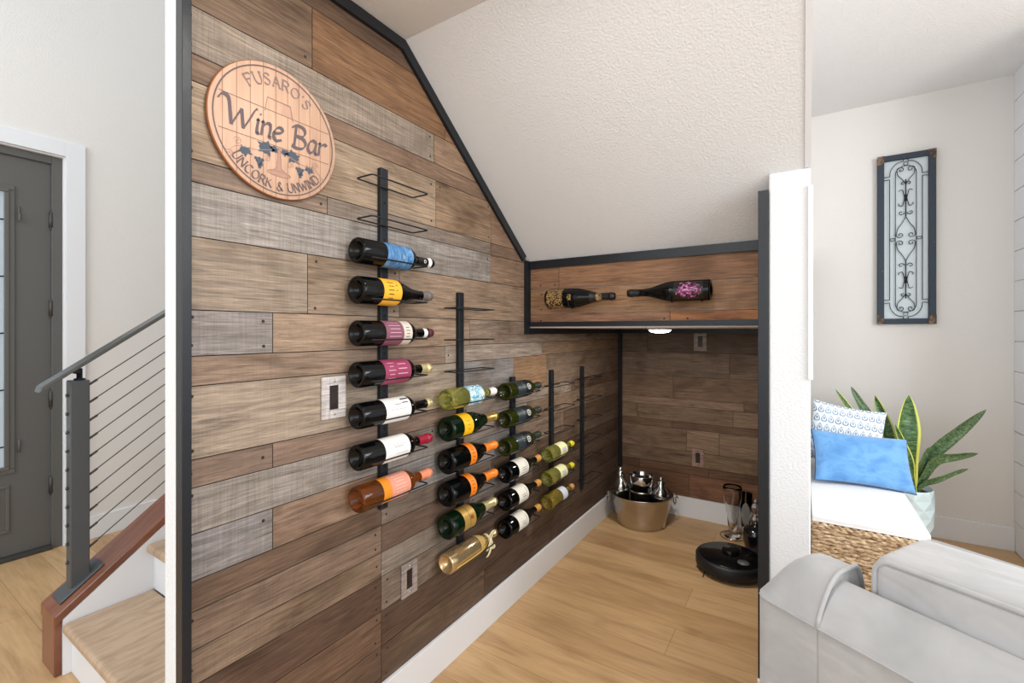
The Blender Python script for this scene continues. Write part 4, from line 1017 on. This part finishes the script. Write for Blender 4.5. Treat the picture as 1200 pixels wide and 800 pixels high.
def pillow(name, label, loc, w_, h_, th, m_, rot, cat='cushion', group=None, piping=None):
    """pillow in its local XZ plane, thickness along Y"""
    b = MB(); N = 22
    for side in (-1, 1):
        P, U = [], []
        for i in range(N+1):
            r_, ur = [], []
            for j in range(N+1):
                u, v = -1+2*i/N, -1+2*j/N
                u_, v_ = math.sin(u*PI/2), math.sin(v*PI/2)
                t_ = th*((1-u_**2)*(1-v_**2))**.36
                pin = .055
                x = u_*w_/2*(1-pin*(1-v_**2)*abs(u_)); z = v_*h_/2*(1-pin*1.6*(1-u_**2)*abs(v_))
                wr = .0025*math.sin(u_*9+v_*5)*(1-max(abs(u_), abs(v_)))
                r_.append((x, side*(t_/2+wr*(t_/th)), z)); ur.append(((u_+1)/2*w_, (v_+1)/2*h_))
            P.append(r_); U.append(ur)
        b.grid(P, 0, True, uv=U, flip=(side > 0))
    o = thing(name, label, cat, loc, group, rot)
    b.build('cover', m_, o)
    E_ = []
    for k in range(80):
        s_ = k/20; q = int(s_); f_ = -1+2*(s_-q); f_ = math.sin(f_*PI/2)
        u_, v_ = ((f_, -1), (1, f_), (-f_, 1), (-1, -f_))[q]
        E_.append((u_*w_/2*(1-.055*(1-v_**2)*abs(u_)), 0, v_*h_/2*(1-.088*(1-u_**2)*abs(v_))))
    if piping: MB().tube(E_, .003, 6, closed=True).build('piping', piping, o)
    return o
m = mat('blue_velvet', (92, 150, 206), .75, sheen=.5); t = NT(m); M['bluevelvet'] = m
n1 = t.noise(t.coord('Object', (9, 9, 12)), 1.4, 4, .6, .6)
t.link(t.ramp(n1, [(.3, lin((76, 136, 196))), (.6, lin((108, 164, 216)))]), t.b.inputs['Base Color'])
bl = pillow('lumbar_cushion', 'plain blue lumbar cushion leaning on the bench in front of the printed one', (.242, 2.86, .606), .405, .270, .12, M['bluevelvet'], (math.radians(-33), math.radians(3), math.radians(10)), piping=flat('navy_piping', (52, 84, 122), .6))
# printed cushion: rows of little leaf motifs in UV space
m = mat('white_cotton_with_blue_leaf_print', (232, 236, 240), .8); t = NT(m); M['leafprint'] = m
uv = t.new('UVMap'); sp = t.new('SeparateXYZ'); t.link(uv.outputs[0], sp.inputs[0])
v_ = t.math('MULTIPLY', sp.outputs[1], 19.); row = t.math('FLOOR', v_)
u_ = t.math('ADD', t.math('MULTIPLY', sp.outputs[0], 30.), t.math('MULTIPLY', row, .5))
fu = t.math('SUBTRACT', t.math('FRACT', u_), .5); fv = t.math('SUBTRACT', t.math('FRACT', v_), .45)
wd = t.math('MULTIPLY', t.math('SUBTRACT', .62, fv), .62)
dd = t.math('SQRT', t.math('ADD', t.math('POWER', t.math('DIVIDE', fu, wd), 2.), t.math('POWER', t.math('DIVIDE', fv, .44), 2.)))
ringm = t.ramp(dd, [(.0, (.3, .3, .3)), (.18, (1, 1, 1)), (.3, (1, 1, 1)), (.42, (0, 0, 0)), (.62, (0, 0, 0)), (.72, (1, 1, 1)), (.92, (1, 1, 1)), (1.0, (0, 0, 0))])
tone_ = t.ramp(t.noise(t.coord('Object', (20, 20, 20)), 1.5, 2), [(.4, lin((104, 150, 182))), (.6, lin((76, 96, 124)))])
t.link(t.mix(t.math('MULTIPLY', ringm, .85), (*lin((232, 237, 241)), 1), tone_), t.b.inputs['Base Color'])
pillow('printed_cushion', 'white cushion printed with small blue leaves, standing behind the blue one', (.196, 3.085, .679), .335, .335, .12, M['leafprint'], (math.radians(-16), math.radians(9), math.radians(6)))

# --- snake plant
PX, PYY = .495, 3.43
pp = thing('snake_plant', 'variegated snake plant in a pale blue diamond patterned pot by the bench', 'plant', (PX, PYY, .0005))
M['pot'] = mat('pale_blue_ceramic', (206, 226, 230), .3, coat=.3)
b = MB(); seg = 18; P = []
zs_ = [0, .008, .06, .11, .16, .21, .26, .31, .355, .362]
rr_ = [.062, .066, .088, .106, .120, .124, .125, .125, .125, .122]
rows_ = []
for i, (z, r_) in enumerate(zip(zs_, rr_)):
    rows_.append([((r_+(.004 if (i+j) % 2 else -.004)*(0 < i < 8))*math.cos(2*PI*(j)/seg), (r_+(.004 if (i+j) % 2 else -.004)*(0 < i < 8))*math.sin(2*PI*j/seg), z) for j in range(seg)])
i0 = 0
for i in range(len(rows_)-1):
    for j in range(seg):
        a, b_, c_, d_ = rows_[i][j], rows_[i][(j+1) % seg], rows_[i+1][(j+1) % seg], rows_[i+1][j]
        if (i+j) % 2: b.face([a, b_, c_]); b.face([a, c_, d_])
        else: b.face([a, b_, d_]); b.face([b_, c_, d_])
b.face(rows_[0][::-1])
b.lathe([(.122, .362), (.116, .36), (.114, .33), (.0, .33)], seg=36)
o = b.build('pot', M['pot'], pp); 
MB().lathe([(.1135, .332), (.06, .341), (0, .345)], seg=30).build('soil', mat('dark_potting_soil', (54, 42, 34), .95, bump=(80, 1., 3)), pp)
m = mat('snake_plant_leaf', (60, 100, 60), .4); t = NT(m); M['snake'] = m
uv = t.new('UVMap'); sp = t.new('SeparateXYZ'); t.link(uv.outputs[0], sp.inputs[0])
mp = t.new('Mapping'); mp.inputs['Scale'].default_value = (2.2, 34, 1); t.link(uv.outputs[0], mp.inputs[0])
n1 = t.noise(mp.outputs[0], 1.0, 3, .6, 1.6)
core_ = t.ramp(n1, [(.38, lin((38, 66, 38))), (.5, lin((70, 108, 62))), (.64, lin((120, 148, 92)))])
edge = t.ramp(t.math('ABSOLUTE', t.math('SUBTRACT', sp.outputs[0], .5)), [(.39, (0, 0, 0)), (.43, (1, 1, 1))])
t.link(t.mix(edge, core_, (*lin((208, 212, 92)), 1)), t.b.inputs['Base Color'])
m2 = mat('plain_snake_plant_leaf', (64, 96, 58), .4); t = NT(m2); M['snake2'] = m2
uv = t.new('UVMap'); mp = t.new('Mapping'); mp.inputs['Scale'].default_value = (3, 40, 1); t.link(uv.outputs[0], mp.inputs[0])
n1 = t.noise(mp.outputs[0], 1.0, 3, .6, 1.4)
t.link(t.ramp(n1, [(.38, lin((48, 74, 46))), (.5, lin((82, 112, 70))), (.64, lin((126, 146, 104)))]), t.b.inputs['Base Color'])
def sleaf(base, mid, tip, wid, m_, tw=0.):
    b = MB(); path = smooth_path([base, Vector(base).lerp(Vector(mid), .5)+Vector((0, 0, .01)), mid, Vector(mid).lerp(Vector(tip), .55), tip], 5); n = len(path)
    P, U = [], []
    for i, p in enumerate(path):
        f_ = i/(n-1); d = (path[min(i+1, n-1)]-path[max(i-1, 0)]).normalized()
        side = d.cross(Vector((0.15, -1, .2))).normalized(); side = (Matrix.Rotation(tw*f_, 3, d) @ side)
        nn = side.cross(d)
        wv_ = wid*(.55+.75*f_-.2*f_*f_) if f_ < .6 else wid*(.55+.45-.072)*max(.02, (1-((f_-.6)/.4)**1.7))
        r_, ur = [], []
        for j in range(7):
            q = -1+j/3; r_.append(p+side*wv_*q*.5+nn*(.22*wv_*q*q+.004*math.sin(f_*14+q))); ur.append(((q+1)/2, f_*(Vector(tip)-Vector(base)).length*3))
        P.append(r_); U.append(ur)
    b.grid(P, 0, True, uv=U)
    return b.build('leaf', m_, pp, solid=.0025, fixn=False)
leaves = [((.010, -.02, .335), (.000, -.03, .62), (.012, -.02, .885), .125, M['snake'], .2),
          ((.03, -.05, .335), (.005, -.08, .52), (-.055, -.09, .72), .046, M['snake'], 0),
          ((-.03, .02, .335), (-.07, .03, .64), (-.130, .05, .865), .070, M['snake'], -.4),
          ((-.04, .04, .335), (-.13, .06, .66), (-.245, .09, .905), .062, M['snake2'], .3),
          ((-.05, .02, .335), (-.17, .05, .64), (-.325, .05, .885), .048, M['snake'], .5),
          ((.035, .0, .335), (.13, .0, .58), (.33, -.01, .83), .070, M['snake2'], .2),
          ((.04, -.01, .335), (.13, -.04, .54), (.29, -.05, .60), .056, M['snake2'], .7),
          ((.03, -.03, .335), (.12, -.06, .43), (.25, -.06, .515), .034, M['snake2'], .6),
          ((.02, -.01, .335), (.06, -.02, .48), (.10, -.02, .60), .034, M['snake2'], .4)]
for a in leaves: sleaf(*a)

# ================================================================== SOFA
M['sofa'] = mat('light_grey_velvet', (174, 175, 176), .85, sheen=.35); t = NT(M['sofa'])
n1 = t.noise(t.coord('Object', (7, 7, 7)), 1.2, 3, .6, .6)
t.link(t.ramp(n1, [(.3, lin((164, 165, 166))), (.65, lin((180, 180, 181)))]), t.b.inputs['Base Color'])
n2 = t.noise(t.coord('Object', (3.5, 9, 9)), 1.2, 2, .5, 1.2); t.bump(n2, .35, .02)
so = thing('sofa', 'light grey velvet sofa with piped seams and a loose back cushion, nearest the camera', 'sofa', (-.0815, 1.061, 0), None, (0, 0, math.atan2(-.51, .86)))
def rounded(name, x0, x1, y0, y1, z0, z1, r, seg=5, crown=0., m_=None, cuts=4, puff=0., parent=so):
    b = MB().box(x0, x1, y0, y1, z0, z1); o = b.build(name, m_ or M['sofa'], parent)
    bm = bmesh.new(); bm.from_mesh(o.data)
    bmesh.ops.bevel(bm, geom=bm.edges[:], offset=r, segments=seg, profile=.5, affect='EDGES')
    bmesh.ops.subdivide_edges(bm, edges=[e_ for e_ in bm.edges if e_.calc_length() > .08], cuts=cuts, use_grid_fill=True)
    cx, cy, cz_ = (x0+x1)/2, (y0+y1)/2, (z0+z1)/2; hx, hy, hz_ = (x1-x0)/2, (y1-y0)/2, (z1-z0)/2
    for v in bm.verts:
        u = [(v.co.x-cx)/hx, (v.co.y-cy)/hy, (v.co.z-cz_)/hz_]
        if crown and v.co.z > cz_: v.co.z += crown*max(0, 1-u[0]**2)*max(0, 1-u[1]**2)
        if puff:
            v.co.y += puff*u[1]*max(0, 1-u[0]**4)*max(0, 1-u[2]**4)
            v.co.z += puff*.6*u[2]*max(0, 1-u[0]**4)*max(0, 1-u[1]**4)
    bm.to_mesh(o.data); bm.free()
    for p in o.data.polygons: p.use_smooth = True
    return o
SLn = 1.75
# back panel (outer face leans in a little towards the floor), then padded roll, wing and seams
def ease(d, r): q = max(0, min(1, d/r)); return 1-(1-q)**2.3
def top_z(x, y, wing):
    if wing: return .714+.080*ease(x+.003, .075)*ease(y+.003, .085)*ease(.153-y, .035)
    return .714+.064*ease(y+.003, .085)*ease(.098-y, .02)
def padded(name, x0, x1, y0, y1, wing, nx):
    b = MB(); ny = 22; P = []
    def rc(x, y, r=.028):
        u, v = x0+r-x, y0+r-y
        if not wing or u <= 0 or v <= 0: return x, y
        m_ = max(u, v)/math.hypot(u, v); return x0+r-u*m_, y0+r-v*m_
    xs = [x0+(x1-x0)*(1-math.cos(PI*i/nx))/2 for i in range(nx+1)]; ys = [y0+(y1-y0)*(1-math.cos(PI*i/ny))/2 for i in range(ny+1)]
    rows_ = [[(*rc(x, y), top_z(x, y, wing)) for y in ys] for x in xs]
    b.grid(rows_)
    ring_ = [(x, y0) for x in xs]+[(x1, y) for y in ys[1:]]+[(x, y1) for x in xs[::-1][1:]]+[(x0, y) for y in ys[::-1][1:-1]]
    lv = []
    for z in (.70, .705, .4, .08):
        r_ = []
        for x, y in ring_:
            zz = top_z(x, y, wing) if z == .70 else z
            xx, yy = rc(x, y); r_.append((xx+(.010 if (z < .2 and x < x0+.02 and wing) else 0), yy, zz))
        lv.append(r_)
    b.grid(lv, 0, True, False, True)
    b.face([lv[-1][k] for k in range(len(ring_))])
    return b.build(name, M['sofa'], so)
wg = padded('wing', -.003, .1212, -.003, .153, True, 16)
br = padded('back_rest', .1214, SLn, -.003, .098, False, 30)
for o in (wg, br):
    o['x'] = 0; del o['x']
pip = MB()
pip.tube([(.122, -.004+.158*i/30, top_z(.122, max(-.002, -.003+.155*i/30), True)+(.001 if 0 < i < 30 else -.004)) for i in range(31)], .0042, 8)
pip.tube([(.122, .154, .700), (.122, .1545, .55)], .0042, 8)
pip.tube([(-.002, .13, .711), (-.003, .03, .711), (.0055, .0065, .711), (.014, -.0015, .711), (.03, -.0035, .711), (.12, -.004, .711), (.4, -.004, .711), (SLn-.02, -.004, .711)], .0030, 6)
pip.build('piping', M['sofa'], so)
rounded('arm', .002, .15, .155, .93, .08, .55, .03, 4)
rounded('seat_base', .155, SLn, .085, .90, .09, .27, .02, 3)
rounded('seat_cushion', .16, SLn, .09, .93, .275, .44, .04, 4, puff=.008)
pp_ = None
for x0, x1 in ((.160, .98), (.99, SLn)):
    bc_ = rounded('back_cushion', x0, x1, .098, .280, 0.45, .838, .02, 4, puff=.018, cuts=6)
    pp_ = MB()
    for y in (.101, .277):
        P = []
        for (cx, cz_, a0) in ((x1-.03, .808, 0), (x0+.03, .808, 90), (x0+.03, .48, 180), (x1-.03, .48, 270)):
            for k in range(6): P.append((cx+.026*math.cos(math.radians(a0+k*18)), y, cz_+.026*math.sin(math.radians(a0+k*18))))
        Q = []
        for a, c_ in zip(P, P[1:]+P[:1]):
            n = 8 if math.dist(a, c_) > .1 else 1
            for i in range(n):
                f_ = i/n; Q.append((a[0]+(c_[0]-a[0])*f_, a[1], a[2]+(c_[2]-a[2])*f_+(.003*math.sin(PI*f_) if a[2] > .7 and n > 1 and c_[2] > .7 else 0)))
        pp_.tube(Q, .005, 8, closed=True)
    pp_.build('cushion_piping', M['sofa'], bc_)
for x in (.06, SLn-.06):
    for y in (.05, .86): MB().lathe([(0, 0), (.014, 0), (.022, .08), (0, .081)], (x, y, .0005), 16).build('foot', flat('dark_wood_foot', (52, 38, 30), .4), so)
bpy.context.view_layer.update()
